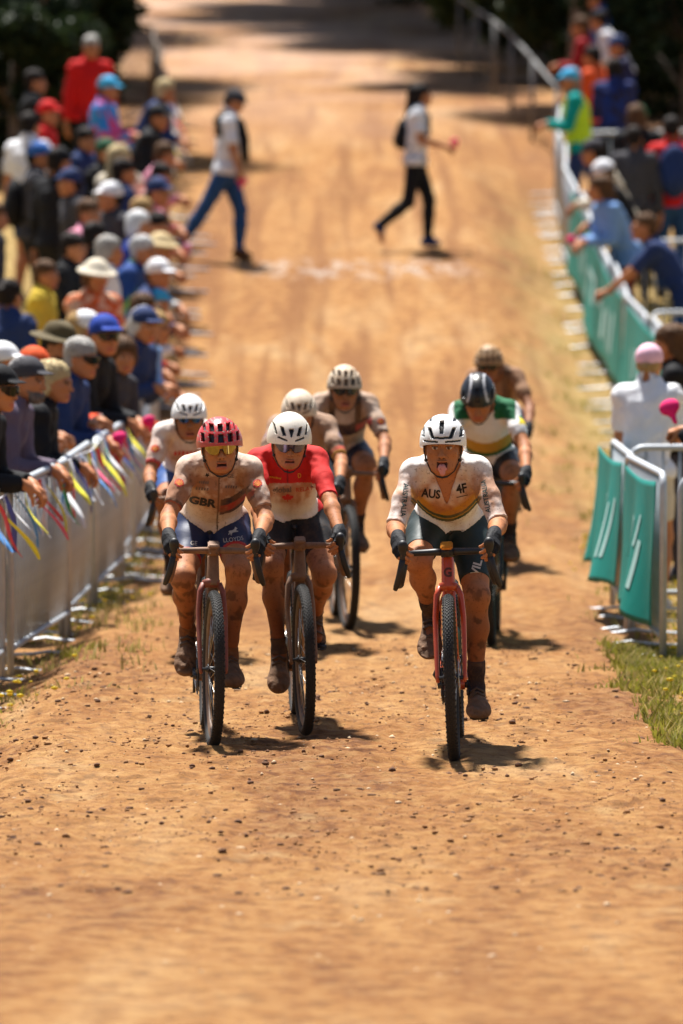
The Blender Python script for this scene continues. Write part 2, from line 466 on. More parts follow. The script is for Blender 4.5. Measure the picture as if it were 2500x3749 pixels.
# ------------------------------------------------------------------ grass on the verges
def grass(name, spots, hmin, hmax, mat, seed, wid=.006):
    r = np.random.default_rng(seed); n = len(spots)
    x, y = spots[:, 0], spots[:, 1]; z = ground(x, y) - .01
    h = r.uniform(hmin, hmax, n); a = r.uniform(0, 6.28, n); ln = r.uniform(.1, .9, n) * h; la = r.uniform(0, 6.28, n)
    w = wid * r.uniform(.6, 1.5, n); dx, dy = np.cos(a) * w, np.sin(a) * w
    ox, oy = np.cos(la) * ln, np.sin(la) * ln
    v = np.stack([np.stack([x - dx, y - dy, z], -1), np.stack([x + dx, y + dy, z], -1),
                  np.stack([x + dx * .7 + ox * .35, y + dy * .7 + oy * .35, z + h * .6], -1), np.stack([x - dx * .7 + ox * .35, y - dy * .7 + oy * .35, z + h * .6], -1),
                  np.stack([x + ox, y + oy, z + h], -1)], 1).reshape(-1, 3)
    b = np.arange(n)[:, None] * 5
    f = np.concatenate([b + np.array([0, 1, 2]), b + np.array([0, 2, 3]), b + np.array([3, 2, 4])])
    return link(name, new_mesh(name, v, f, smooth=False), mat, kind='stuff')
def verge_spots(n, xa, xb, ya, yb, seed, thr=-.05, per=.5):
    r = np.random.default_rng(seed); x = r.uniform(xa, xb, n); y = r.uniform(ya, yb, n)
    k = vnoise(x, y, seed, per) + .5 * vnoise(x, y, seed + 1, per * .35) > thr
    inner = np.abs(x) - min(abs(xa), abs(xb)); k &= inner > .36 * r.random(len(x)) * (.4 + 1.6 * np.abs(vnoise(x * 0 + 3, y, seed + 2, .35) + .5))
    return np.stack([x[k], y[k]], 1)
def leaf_mat(name, col, noise=.45, scale=3, trans=.35):
    m = plain(name, col, .6, noise=noise, scale=scale, spec=.2)
    n, l = m.node_tree.nodes, m.node_tree.links; p = n['Principled BSDF']; o_ = n['Material Output']
    t = n.new('ShaderNodeBsdfTranslucent'); s = n.new('ShaderNodeMixShader'); s.inputs[0].default_value = trans
    l.new(p.inputs['Base Color'].links[0].from_socket, t.inputs['Color'])
    l.new(p.outputs[0], s.inputs[1]); l.new(t.outputs[0], s.inputs[2]); l.new(s.outputs[0], o_.inputs['Surface'])
    return m
g_green = leaf_mat('grass_green', (.26, .25, .035)); g_dry = leaf_mat('grass_dry', (.44, .35, .12)); g_flower = leaf_mat('flower_yellow', (.75, .58, .03), .2)
S = np.concatenate
sp_l = S([verge_spots(15000, -2.9, -1.45, 27, 40, 21), verge_spots(3500, -1.5, -1.05, 29, 40, 22, .22), verge_spots(6000, -3.6, -1.3, 40, 52, 23, .0)])
sp_r = S([verge_spots(70000, 1.36, 3.0, 24.5, 30.5, 24, -.2), verge_spots(9000, 1.55, 3.2, 30.5, 42, 25, -.05), verge_spots(2500, 1.15, 1.6, 24.5, 28.5, 26, .15), verge_spots(6000, 1.7, 3.4, 40, 58, 27, .05)])
o = grass('grass', S([sp_l, sp_r]), .02, .085, g_green, 1); o['label'] = 'short yellow-green grass growing along both verges of the track'; o['category'] = 'grass'
k1 = RNG.random(len(sp_l)) < .55; k2 = RNG.random(len(sp_r)) < .45
o = grass('dry_grass', S([sp_l[k1] + .012, sp_r[k2] + .012, verge_spots(5000, -1.6, -.9, 26, 40, 28, .12), verge_spots(2500, 1.2, 1.8, 26, 52, 29, .2)]), .02, .09, g_dry, 2)
o['label'] = 'dry straw-coloured grass mixed in along the verges'; o['category'] = 'grass'
# small yellow flowers
fl = S([verge_spots(420, -2.4, -1.1, 26, 42, 31, .05), verge_spots(700, 1.4, 2.6, 24.5, 40, 32, .0)])
mb = MB()
for (x, y) in fl:
    z = gz(x, y) + random.uniform(.03, .11); r = random.uniform(.009, .02)
    mb.ball((x, y, z), (r, r, r * .5), 6, 3)
o = link('flowers', mb.mesh('flowers'), g_flower, kind='stuff'); o['label'] = 'tiny yellow wildflowers in the grass verges'; o['category'] = 'flowers'
# ------------------------------------------------------------------ bicycles  (local frame: nose towards -Y, origin under the front wheel)
M_rubber = plain('tyre_rubber', (.022, .02, .018), .8, noise=.3, scale=20, mud=.28, mudcol=(.16, .085, .045))
M_rim = plain('dusty_rim', (.10, .06, .04), .6, noise=.25, mud=.75, mudcol=(.26, .145, .08))
M_rimdark = plain('dark_rim', (.03, .028, .026), .45, noise=.25, mud=.35, mudcol=(.22, .12, .065))
M_steel = plain('steel', (.5, .48, .45), .35, 1., mud=.3, mudcol=(.2, .11, .06))
M_black = plain('black_part', (.02, .02, .022), .45, noise=.2, mud=.2, mudcol=(.16, .09, .05))
M_hood = plain('hood_rubber', (.014, .013, .015), .55, noise=.2, mud=.12, mudcol=(.2, .12, .07))
M_mudframe = plain('mud_covered_paint', (.21, .11, .06), .7, noise=.25, mud=.6, mudcol=(.30, .17, .09))
M_coral = plain('coral_paint', (.50, .065, .018), .38, noise=.1, mud=.22, mudcol=(.33, .15, .07), coat=.3)
M_mudred = plain('mud_over_red_paint', (.24, .06, .035), .55, noise=.15, mud=.5, mudcol=(.30, .16, .09))
M_white = plain('white_print', (.78, .76, .72), .6, noise=.06)
M_teal_b = plain('bottle_teal', (.02, .10, .10), .4)
M_orange = plain('computer_screen_amber', (.55, .20, .02), .2, noise=.3, scale=60)
WR = .352
_cache = {}
def cached(key, fn):
    if key not in _cache: _cache[key] = fn()
    return _cache[key]

def tyre_mesh():
    mb = MB(); mb.torus((0, 0, 0), .327, .0235, 96, 14)
    for row, ang in enumerate((-62, -42, -22, -5, 8, 22, 42, 62)):
        a = math.radians(ang); n = 104 if abs(ang) < 50 else 78
        for i in range(n):
            t = 2 * math.pi * (i + .5 * (row % 2)) / n
            R = .327 + .0242 * math.cos(a)
            M = Matrix.Rotation(t, 4, 'X') @ Matrix.Translation((.0242 * math.sin(a), R, 0)) @ Matrix.Rotation(-a, 4, 'Z')
            w = .0052 if abs(ang) > 15 else .0075
            mb.box((0, .0006, 0), (w, .0036, .0085 if abs(ang) > 15 else .005), M)
    return auto_sharp(mb.mesh('tyre'))
def rim_mesh():
    prof = [(.0, -.012), (.004, -.014), (.003, .014), (0, .012), (-.036, .010), (-.046, .0), (-.036, -.010)]
    mb = MB(); mb.torus((0, 0, 0), .308, 0, 72, prof=prof); return mb.mesh('rim')
def spokes_mesh():
    mb = MB()
    for i in range(24):
        a = 2 * math.pi * i / 24; s = 1 if i % 2 else -1; b = a + (.5 if (i // 2) % 2 else -.5)
        mb.tube([(s * .024, .02 * math.cos(b), .02 * math.sin(b)), (0, .278 * math.cos(a), .278 * math.sin(a))], .0013, 4)
    return mb.mesh('spokes')
def hub_mesh():
    mb = MB(); mb.tube([(-.05, 0, 0), (-.035, 0, 0), (-.034, 0, 0), (.034, 0, 0), (.035, 0, 0), (.05, 0, 0)], [.008, .008, .014, .014, .008, .008], 12)
    mb.tube([(-.027, 0, 0), (-.021, 0, 0)], .024, 14); mb.tube([(.021, 0, 0), (.027, 0, 0)], .024, 14); return mb.mesh('hub')
def rotor_mesh():
    mb = MB(); mb.torus((.034, 0, 0), .073, 0, 40, prof=[(-.008, -.001), (.007, -.001), (.007, .001), (-.008, .001)])
    for i in range(6):
        a = math.pi * i / 3; mb.tube([(.034, .02 * math.cos(a), .02 * math.sin(a)), (.034, .066 * math.cos(a + .3), .066 * math.sin(a + .3))], .003, 4)
    return mb.mesh('brake_rotor')

def make_wheel(parent, loc, rimmat):
    w = link('wheel', cached('hub', hub_mesh), M_black, parent, loc)
    link('tyre', cached('tyre', tyre_mesh), M_rubber, w)
    link('rim', cached('rim', rim_mesh), rimmat, w)
    link('spokes', cached('spokes', spokes_mesh), M_steel, w)
    link('brake_rotor', cached('rotor', rotor_mesh), M_steel, w)
    return w

AX_F = V3(0, 0, WR); AX_R = V3(0, 1.02, WR); BB = V3(0, .60, .275)
ST_A = V3(0, .168, .725); ST_B = V3(0, .205, .838)          # head tube
def frame_mesh():
    mb = MB(); st = (0, .775, .80); stj = (0, .745, .70)
    mb.tube([ST_A - V3(0, .004, .012), ST_A, ST_B, ST_B + V3(0, .003, .008)], [.027, .029, .026, .025], 16)
    mb.tube([ST_A + V3(0, .01, .022), (0, .40, .47), BB], [.027, .028, .029], 14)
    mb.tube([ST_B + V3(0, 0, -.025), (0, .46, .79), stj], [.020, .018, .016], 12)
    mb.tube([BB, (0, .68, .50), st], [.021, .018, .017], 12)
    mb.tube([BB + V3(-.045, 0, 0), BB + V3(.045, 0, 0)], .024, 14)
    for s in (-1, 1):
        mb.tube([BB + V3(s * .025, .02, 0), (s * .058, .78, .30), AX_R + V3(s * .068, -.01, 0)], [.012, .010, .011], 8)
        mb.tube([(s * .012, .745, .70), (s * .056, .86, .60), AX_R + V3(s * .068, 0, 0)], [.010, .008, .009], 8)
    return mb.mesh('frame')
def fork_mesh():
    mb = MB(); c = ST_A
    mb.tube([c + V3(-.036, -.006, -.002), c + V3(0, -.002, .006), c + V3(.036, -.006, -.002)], [.018, .024, .018], 12)
    for s in (-1, 1):
        mb.tube([c + V3(s * .034, -.004, .0), c + V3(s * .050, -.012, -.035), (s * .059, .135, .60), (s * .060, .085, .50), (s * .058, .012, .36), (s * .056, .0, .335)],
                [.017, .016, .0145, .0125, .0105, .009], 10, flat=(.85, 1.15))
    return mb.mesh('fork')
BAR = V3(0, .175, .872)
def bar_mesh():
    mb = MB(); x = .165
    for s in (-1, 1):
        mb.tube([(0, .175, .872), (s * .05, .175, .873), (s * (x - .03), .172, .872), (s * (x - .006), .155, .872), (s * (x + .006), .125, .871), (s * (x + .01), .085, .868), (s * (x + .012), .045, .850),
                 (s * (x + .018), .025, .815), (s * (x + .028), .035, .775), (s * (x + .036), .075, .748), (s * (x + .042), .155, .742)],
                [.0165, .0155, .0135, .0135, .015, .016, .016, .016, .016, .0165, .017], 12)
    return mb.mesh('handlebar')
def hood_mesh(s):
    x = .175
    sh = Shape(); sh.cone((s * x, .125, .876), (s * (x + .004), .04, .884), .017, .018, .02)
    sh.cone((s * (x + .004), .04, .886), (s * (x + .006), -.012, .922), .019, .0185, .02)
    sh.cone((s * (x + .006), -.006, .905), (s * (x + .008), -.002, .862), .017, .013, .02)
    F, ax, lo = sh.grid(.004); v, q = solid(F, lo, .004); return new_mesh('brake_hood', v, q)
def lever_mesh(s):
    x = .182; mb = MB()
    mb.tube([(s * x, .004, .872), (s * (x + .006), -.012, .84), (s * (x + .018), -.010, .79), (s * (x + .034), .012, .742), (s * (x + .040), .022, .728)], [.010, .011, .011, .010, .007], 8, flat=(1.25, .7))
    return mb.mesh('brake_lever')
def stem_mesh():
    mb = MB(); mb.tube([ST_B + V3(0, .004, .0), ST_B + V3(0, .012, .046)], [.024, .022], 14)
    mb.tube([ST_B + V3(0, .01, .03), (0, .195, .868), (0, .172, .872)], [.021, .020, .022], 12)
    mb.tube([(-.026, .175, .872), (.026, .175, .872)], .0225, 14)
    for sx in (-.014, .014):
        mb.tube([(sx, .150, .884), (sx, .146, .884)], .004, 8); mb.tube([(sx, .150, .860), (sx, .146, .860)], .004, 8)
    return mb.mesh('stem')
def computer_mesh():
    bm = bmesh.new(); bmesh.ops.create_cube(bm, size=1); bmesh.ops.scale(bm, vec=(.052, .075, .016), verts=bm.verts)
    bmesh.ops.bevel(bm, geom=list(bm.edges), offset=.005, segments=2, affect='EDGES')
    bmesh.ops.rotate(bm, cent=(0, 0, 0), matrix=Matrix.Rotation(.25, 3, 'X'), verts=bm.verts); bmesh.ops.translate(bm, vec=(0, .125, .902), verts=bm.verts)
    m = bpy.data.meshes.new('bike_computer'); bm.to_mesh(m); bm.free(); return m
def saddle_mesh():
    sh = Shape(); sh.ell((0, .86, .925), (.068, .08, .022), k=.04); sh.cone((0, .84, .928), (0, .71, .93), .026, .018, .04)
    F, ax, lo = sh.grid(.007); v, q = solid(F, lo, .007); return new_mesh('saddle', v, q)
def post_mesh():
    mb = MB(); mb.tube([(0, .775, .79), (0, .81, .91)], .0136, 12); return mb.mesh('seatpost')
def crank_mesh():
    mb = MB(); mb.tube([(0, 0, 0), (.004, 0, .05), (.008, 0, .168)], [.017, .013, .013], 10, flat=(.7, 1)); mb.tube([(-.02, 0, 0), (.01, 0, 0)], .017, 12); return mb.mesh('crank_arm')
def pedal_mesh():
    mb = MB(); mb.tube([(0, 0, 0), (.055, 0, 0)], .007, 8); mb.box((.048, 0, 0), (.05, .06, .014)); mb.tube([(.03, -.035, -.004), (.03, -.04, -.012), (.066, -.04, -.012), (.066, -.035, -.004)], .003, 6); return mb.mesh('pedal')
def ring_mesh():
    mb = MB(); mb.torus((-.052, BB[1], BB[2]), .082, 0, 40, prof=[(-.012, -.002), (.004, -.002), (.006, 0), (.004, .002), (-.012, .002)])
    for i in range(5):
        a = 1.2566 * i; mb.tube([(-.052, BB[1], BB[2]), (-.052, BB[1] + .075 * math.cos(a), BB[2] + .075 * math.sin(a))], .007, 6)
    return mb.mesh('chainring')
def chain_mesh():
    mb = MB()
    mb.tube([(-.053, .60, .357), (-.052, 1.0, .402)], .004, 4); mb.tube([(-.053, .60, .193), (-.055, .99, .235)], .004, 4); return mb.mesh('chain')
def cassette_mesh():
    mb = MB()
    for i in range(8): mb.tube([(-.030 - i * .0038, 1.02, WR), (-.0325 - i * .0038, 1.02, WR)], .078 - i * .006, 24)
    return mb.mesh('cassette')
def derail_mesh():
    mb = MB(); mb.tube([(-.066, 1.03, .33), (-.085, 1.035, .285), (-.062, 1.0, .24)], [.014, .02, .012], 8); mb.box((-.056, .985, .215), (.012, .035, .10))
    mb.tube([(-.05, .985, .255), (-.058, .985, .255)], .016, 10); mb.tube([(-.05, .985, .185), (-.058, .985, .185)], .016, 10); return mb.mesh('rear_derailleur')
def bottle_mesh():
    mb = MB(); d = unit(V3(0, .40 - .60, .47 - .275)); a = V3(0, .54, .36) + V3(0, -.028, -.03) * -1
    a = V3(0, .535, .42); mb.tube([a, a + d * .14, a + d * .155, a + d * .17, a + d * .19], [.036, .036, .03, .016, .012], 14); return mb.mesh('water_bottle')

def make_bike(label, loc, yaw, roll, crank, frame_mat, fork_mat, rim_mat, steer=0., scale=1.0, screen=None, group='gravel bikes ridden up the track'):
    root = link('bicycle', None, None, None, loc, (0, roll, yaw), label, 'bicycle', group); root.scale = (scale,) * 3
    root.rotation_mode = 'XYZ'
    link('frame', cached('frame', frame_mesh), frame_mat, root)
    fk = link('fork', cached('fork', fork_mesh), fork_mat, root)
    fw = make_wheel(root, AX_F, rim_mat); make_wheel(root, AX_R, rim_mat)
    fw.rotation_euler.z = steer; fk.rotation_euler.z = steer
    link('handlebar', cached('bar', bar_mesh), M_black if rim_mat is M_rimdark else M_mudframe, root)
    link('stem', cached('stem', stem_mesh), M_black if rim_mat is M_rimdark else M_mudframe, root)
    for s in (-1, 1):
        link('brake_hood', cached(('hood', s), lambda: hood_mesh(s)), M_hood, root)
        link('brake_lever', cached(('lever', s), lambda: lever_mesh(s)), M_hood, root)
    link('bike_computer', cached('comp', computer_mesh), screen or M_mudframe, root)
    link('saddle', cached('saddle', saddle_mesh), M_black, root); link('seatpost', cached('post', post_mesh), M_black, root)
    link('chainring', cached('ring', ring_mesh), M_black, root); link('chain', cached('chain', chain_mesh), M_steel, root)
    link('cassette', cached('cass', cassette_mesh), M_steel, root); link('rear_derailleur', cached('der', derail_mesh), M_black, root)
    link('water_bottle', cached('bot', bottle_mesh), M_teal_b, root)
    for s in (-1, 1):
        a = crank if s < 0 else crank + math.pi
        cr = link('crank_arm', cached('crank', crank_mesh), M_black, root, BB + V3(s * .062, 0, 0), (a, 0, 0))
        if s < 0: cr.scale = (-1, 1, 1)
        pc = pedal_pos(crank, s)
        pd = link('pedal', cached('pedal', pedal_mesh), M_black, root, pc - V3(s * .03, 0, 0))
        if s < 0: pd.scale = (-1, 1, 1)
    return root
def pedal_pos(crank, s):
    a = crank if s < 0 else crank + math.pi
    return BB + V3(s * .10, -.168 * math.sin(a), .168 * math.cos(a))
# ------------------------------------------------------------------ people: heads, hands, riders
SKIN = V3(.46, .185, .078); SKIN_D = V3(*lin('8d4c28'))
def rotm(yaw=0, pitch=0, roll=0):
    """columns = local axes; pitch > 0 bows the face down, yaw > 0 turns it to +X (image right when facing the camera)"""
    M = Matrix.Rotation(yaw, 3, 'Z') @ Matrix.Rotation(pitch, 3, 'X') @ Matrix.Rotation(roll, 3, 'Y')
    return np.array(M)

def add_head(sh, c, R, tongue=False, ears=True, mouth=.0):
    P = lambda x, y, z: c + R @ V3(x, y, z)
    E = lambda x, y, z, r, k=.02, op='+': sh.ell(P(x, y, z), r, R, k, op)
    E(0, .018, .035, (.074, .094, .083), .02)
    E(0, -.026, -.024, (.064, .064, .074), .03)
    E(0, -.046, -.076, (.038, .040, .030), .03)
    sh.cone(P(-.009, -.076, -.094), P(.009, -.076, -.094), .0135, .0135, .02)
    for s in (-1, 1):
        E(s * .045, -.056, -.020, (.018, .021, .017), .02)                    # cheekbone
        sh.cone(P(s * .012, -.088, .020), P(s * .046, -.074, .018), .009, .008, .012)   # brow
        sh.cone(P(s * .047, .0, -.036), P(s * .026, -.056, -.084), .018, .015, .03)   # jaw
        if ears: E(s * .076, .012, -.012, (.010, .020, .030), .008)
    for s in (-1, 1): E(s * .030, -.098, .002, (.017, .014, .010), .010, '-')     # eye sockets
    for s in (-1, 1): E(s * .030, -.077, .002, (.0135, .0125, .0115), .003)        # eyeballs under lids
    sh.cone(P(0, -.086, .008), P(0, -.108, -.030), .008, .0115, .012)            # nose
    for s in (-1, 1): E(s * .011, -.099, -.034, (.008, .009, .007), .008)
    if tongue or mouth > 0:
        m = .012 if tongue else mouth
        E(0, -.100, -.069, (.021, .022, m), .006, '-')
        E(0, -.091, -.069 + m + .003, (.024, .010, .005), .006)
        E(0, -.088, -.070 - m - .004, (.021, .010, .006), .006)
        if tongue:
            sh.cone(P(0, -.082, -.074), P(0, -.101, -.080), .013, .0145, .004); sh.cone(P(0, -.101, -.080), P(.003, -.105, -.102), .0145, .0125, .006)
    else:
        E(0, -.090, -.063, (.023, .010, .005), .006); E(0, -.088, -.073, (.020, .010, .0065), .006)

def head_colors(v, c, R, skin, tongue=False, brow=(.05, .025, .012), mouth=.0, glasses=False):
    q = (v - c) @ R                                   # local coords
    col = np.tile(skin, (len(v), 1)).astype(float)
    x, y, z = q.T
    front = y < -.05
    lips = front & (np.abs(x) < .025) & (z < -.057) & (z > -.083 - (mouth + (.012 if tongue else 0))) & (y < -.086)
    col[lips] = col[lips] * .35 + V3(.42, .10, .07) * .65
    if tongue or mouth > 0:
        m = .012 if tongue else mouth
        inside = front & (np.abs(x) < .022) & (np.abs(z + .069) < m + .001) & (y > -.091)
        col[inside] = V3(.05, .015, .012)
        if tongue:
            t = front & (np.abs(x - .002) < .0185) & (z < -.066) & (z > -.118) & (y < -.091)
            col[t] = V3(.62, .26, .24)
    br = front & (np.abs(np.abs(x) - .031) < .019) & (np.abs(z - (.021 - (np.abs(x) - .03) ** 2 * 9)) < .0042) & (y < -.068)
    col[br] = V3(*brow)
    eye = front & (((np.abs(x) - .030) / .0135) ** 2 + ((z - .002) / .0058) ** 2 < 1) & (y < -.07)
    col[eye] = V3(.55, .50, .46)
    iris = front & (((np.abs(x) - .030) / .0062) ** 2 + ((z - .002) / .0062) ** 2 < 1) & (y < -.07)
    col[iris] = V3(.02, .013, .01)
    lid = front & (np.abs(np.abs(x) - .030) < .015) & (np.abs(z - .0078) < .0022) & (y < -.07)
    col[lid] = V3(.06, .03, .02)
    ns = front & (np.abs(np.abs(x) - .008) < .0045) & (np.abs(z + .0405) < .004)
    col[ns] = col[ns] * .3
    return col

def hand_shape(w, f, n, side, curl=(.55, .75, .55), spread=1., thumb=(.55, .6)):
    """w wrist, f finger direction, n back-of-hand normal; side +1: thumb towards n x f"""
    w = V3(*w); f = unit(f); n = unit(V3(*n) - f * (V3(*n) @ f)); c = np.cross(n, f) * side
    sk = Shape(); gl = Shape()
    tips = [(.026, .088, (.043, .026, .020), .0092), (.0085, .092, (.047, .029, .021), .0094), (-.009, .089, (.043, .027, .020), .009), (-.0255, .081, (.034, .021, .018), .008)]
    for i, (o, L, seg, r) in enumerate(tips):
        a0 = w + c * o * .55 + f * .012; k0 = w + c * o * spread + f * L + n * (.004 - abs(o) * .15)
        sk.cone(a0, k0, .0145, .0115, .014); gl.cone(a0, k0, .0175, .0142, .014)
        th = 0.; p = k0
        for j in range(3):
            th += curl[j] * (1 + .08 * i); d = f * math.cos(th) - n * math.sin(th) + c * o * .8 * (1 if j == 0 else .3)
            q = p + d * seg[j]
            sk.cone(p, q, r + .0008 - j * .0007, r - j * .0009, .003)
            if j == 0: gl.cone(p, p + d * seg[j] * .85, r + .0035, r + .003, .004)
            p = q
    tb = w + c * .022 + f * .024 - n * .006
    t1 = tb + unit(c * thumb[0] + f * .8 - n * thumb[1]) * .04; t2 = t1 + unit(f * .75 - n * thumb[1] * 1.1 + c * thumb[0] * .1) * .034; t3 = t2 + unit(f * .6 - n * .8) * .022
    sk.cone(tb, t1, .0155, .0125, .016); sk.cone(t1, t2, .0115, .0105, .004); sk.cone(t2, t3, .0105, .0088, .003)
    gl.cone(tb, t1, .018, .0155, .016); gl.cone(t1, t1 + (t2 - t1) * .4, .014, .0135, .004)
    sk.cone(w - f * .04, w + f * .02, .024, .026, .02); gl.cone(w - f * .025, w + f * .02, .029, .029, .02)
    return sk, gl

def ik(a, b, l1, l2, pole):
    a = V3(*a); b = V3(*b); d = b - a; L = min(np.linalg.norm(d), (l1 + l2) * .999); u = d / np.linalg.norm(d)
    x = (L * L + l1 * l1 - l2 * l2) / (2 * L); h = math.sqrt(max(l1 * l1 - x * x, 1e-6))
    p = V3(*pole); p = unit(p - u * (p @ u)); return a + u * x + p * h

M_skin = colmat('muddy_skin', .62, .5, (.20, .072, .026), spec=.25, bump=.12, bscale=60, sss=.08)
M_skin_clean = colmat('skin', .55, .0, spec=.4, bump=.0)
M_jersey = colmat('dusty_jersey', .85, .55, (.40, .205, .115), bump=.35, bscale=16)
M_jersey_mud = colmat('muddy_jersey', .85, .85, (.33, .185, .10), bump=.35, bscale=16)
M_jersey_cl = colmat('cycling_jersey', .8, .28, (.42, .24, .14), bump=.35, bscale=16)
M_shorts = colmat('cycling_shorts', .55, .16, (.16, .09, .055), spec=.35, bump=.25, bscale=18)
M_shorts_mud = colmat('muddy_shorts', .7, .5, (.16, .09, .05), spec=.3, bump=.25, bscale=18)
M_shoe = colmat('muddy_shoe', .85, .5, (.26, .145, .08), spec=.25, bump=.6, bscale=55)
M_glove = plain('black_glove', (.010, .010, .012), .7, noise=.3, scale=30, bump=.3, bscale=80, spec=.2)
M_helmet = colmat('helmet_shell', .35, .20, (.40, .24, .13), spec=.5, bump=.0)
M_helmet_mud = colmat('muddy_helmet_shell', .6, .6, (.40, .23, .12), spec=.3, bump=.1)
M_closure = plain('muddy_strap', (.085, .05, .03), .8, noise=.3, mud=.4, mudcol=(.2, .11, .06))
M_strap = plain('strap_black', (.015, .014, .014), .6)
M_hairb = plain('brown_hair', (.06, .03, .015), .6, noise=.4, scale=40)

def rider_pose(P):
    """joint positions in the bike frame (metres at scale 1)"""
    J = {}
    sx, lean = P.get('shift', 0.), P.get('lean', 0.)
    hipy, hipz = .845, .965
    sy, sz = P.get('sh', (.50, 1.215)); sw = P.get('sw', .138)
    J['hip'] = V3(sx * .3, hipy, hipz); J['sc'] = V3(sx + lean, sy, sz)
    for s in (-1, 1):
        J['H', s] = J['hip'] + V3(s * .088, 0, -.01)
        J['S', s] = J['sc'] + V3(s * sw, .0, -.005 + P.get('tilt', 0.) * s)
        pd = pedal_pos(P['crank'], s)
        dn = P.get('toe', {}).get(s, .25)
        ball = pd + V3(0, 0, .040)
        fd = V3(s * .06, -math.cos(dn), -math.sin(dn)); up = V3(0, -math.sin(dn), math.cos(dn))
        J['ball', s] = ball; J['fd', s] = unit(fd); J['up', s] = up
        J['A', s] = ball - fd * .118 + up * .060
        J['K', s] = ik(J['H', s], J['A', s], .415, .405, (s * P.get('knee', .12), -1, .35))
        J['W', s] = V3(s * (.203 + P.get('wx', 0)), .108, .942 + P.get('wz', 0))
        J['E', s] = ik(J['S', s], J['W', s], .282, .242, (s * P.get('elb', .35), .15, -.8))
    J['head'] = J['sc'] + V3(*P.get('head', (0, -.135, .095)))
    J['R'] = rotm(*P.get('hrot', (0, .1, 0)))
    return J

def clip_mesh(v, q, keep):
    k = keep[q].all(1); q = q[k]; u, inv = np.unique(q, return_inverse=True); return v[u], inv.reshape(q.shape)

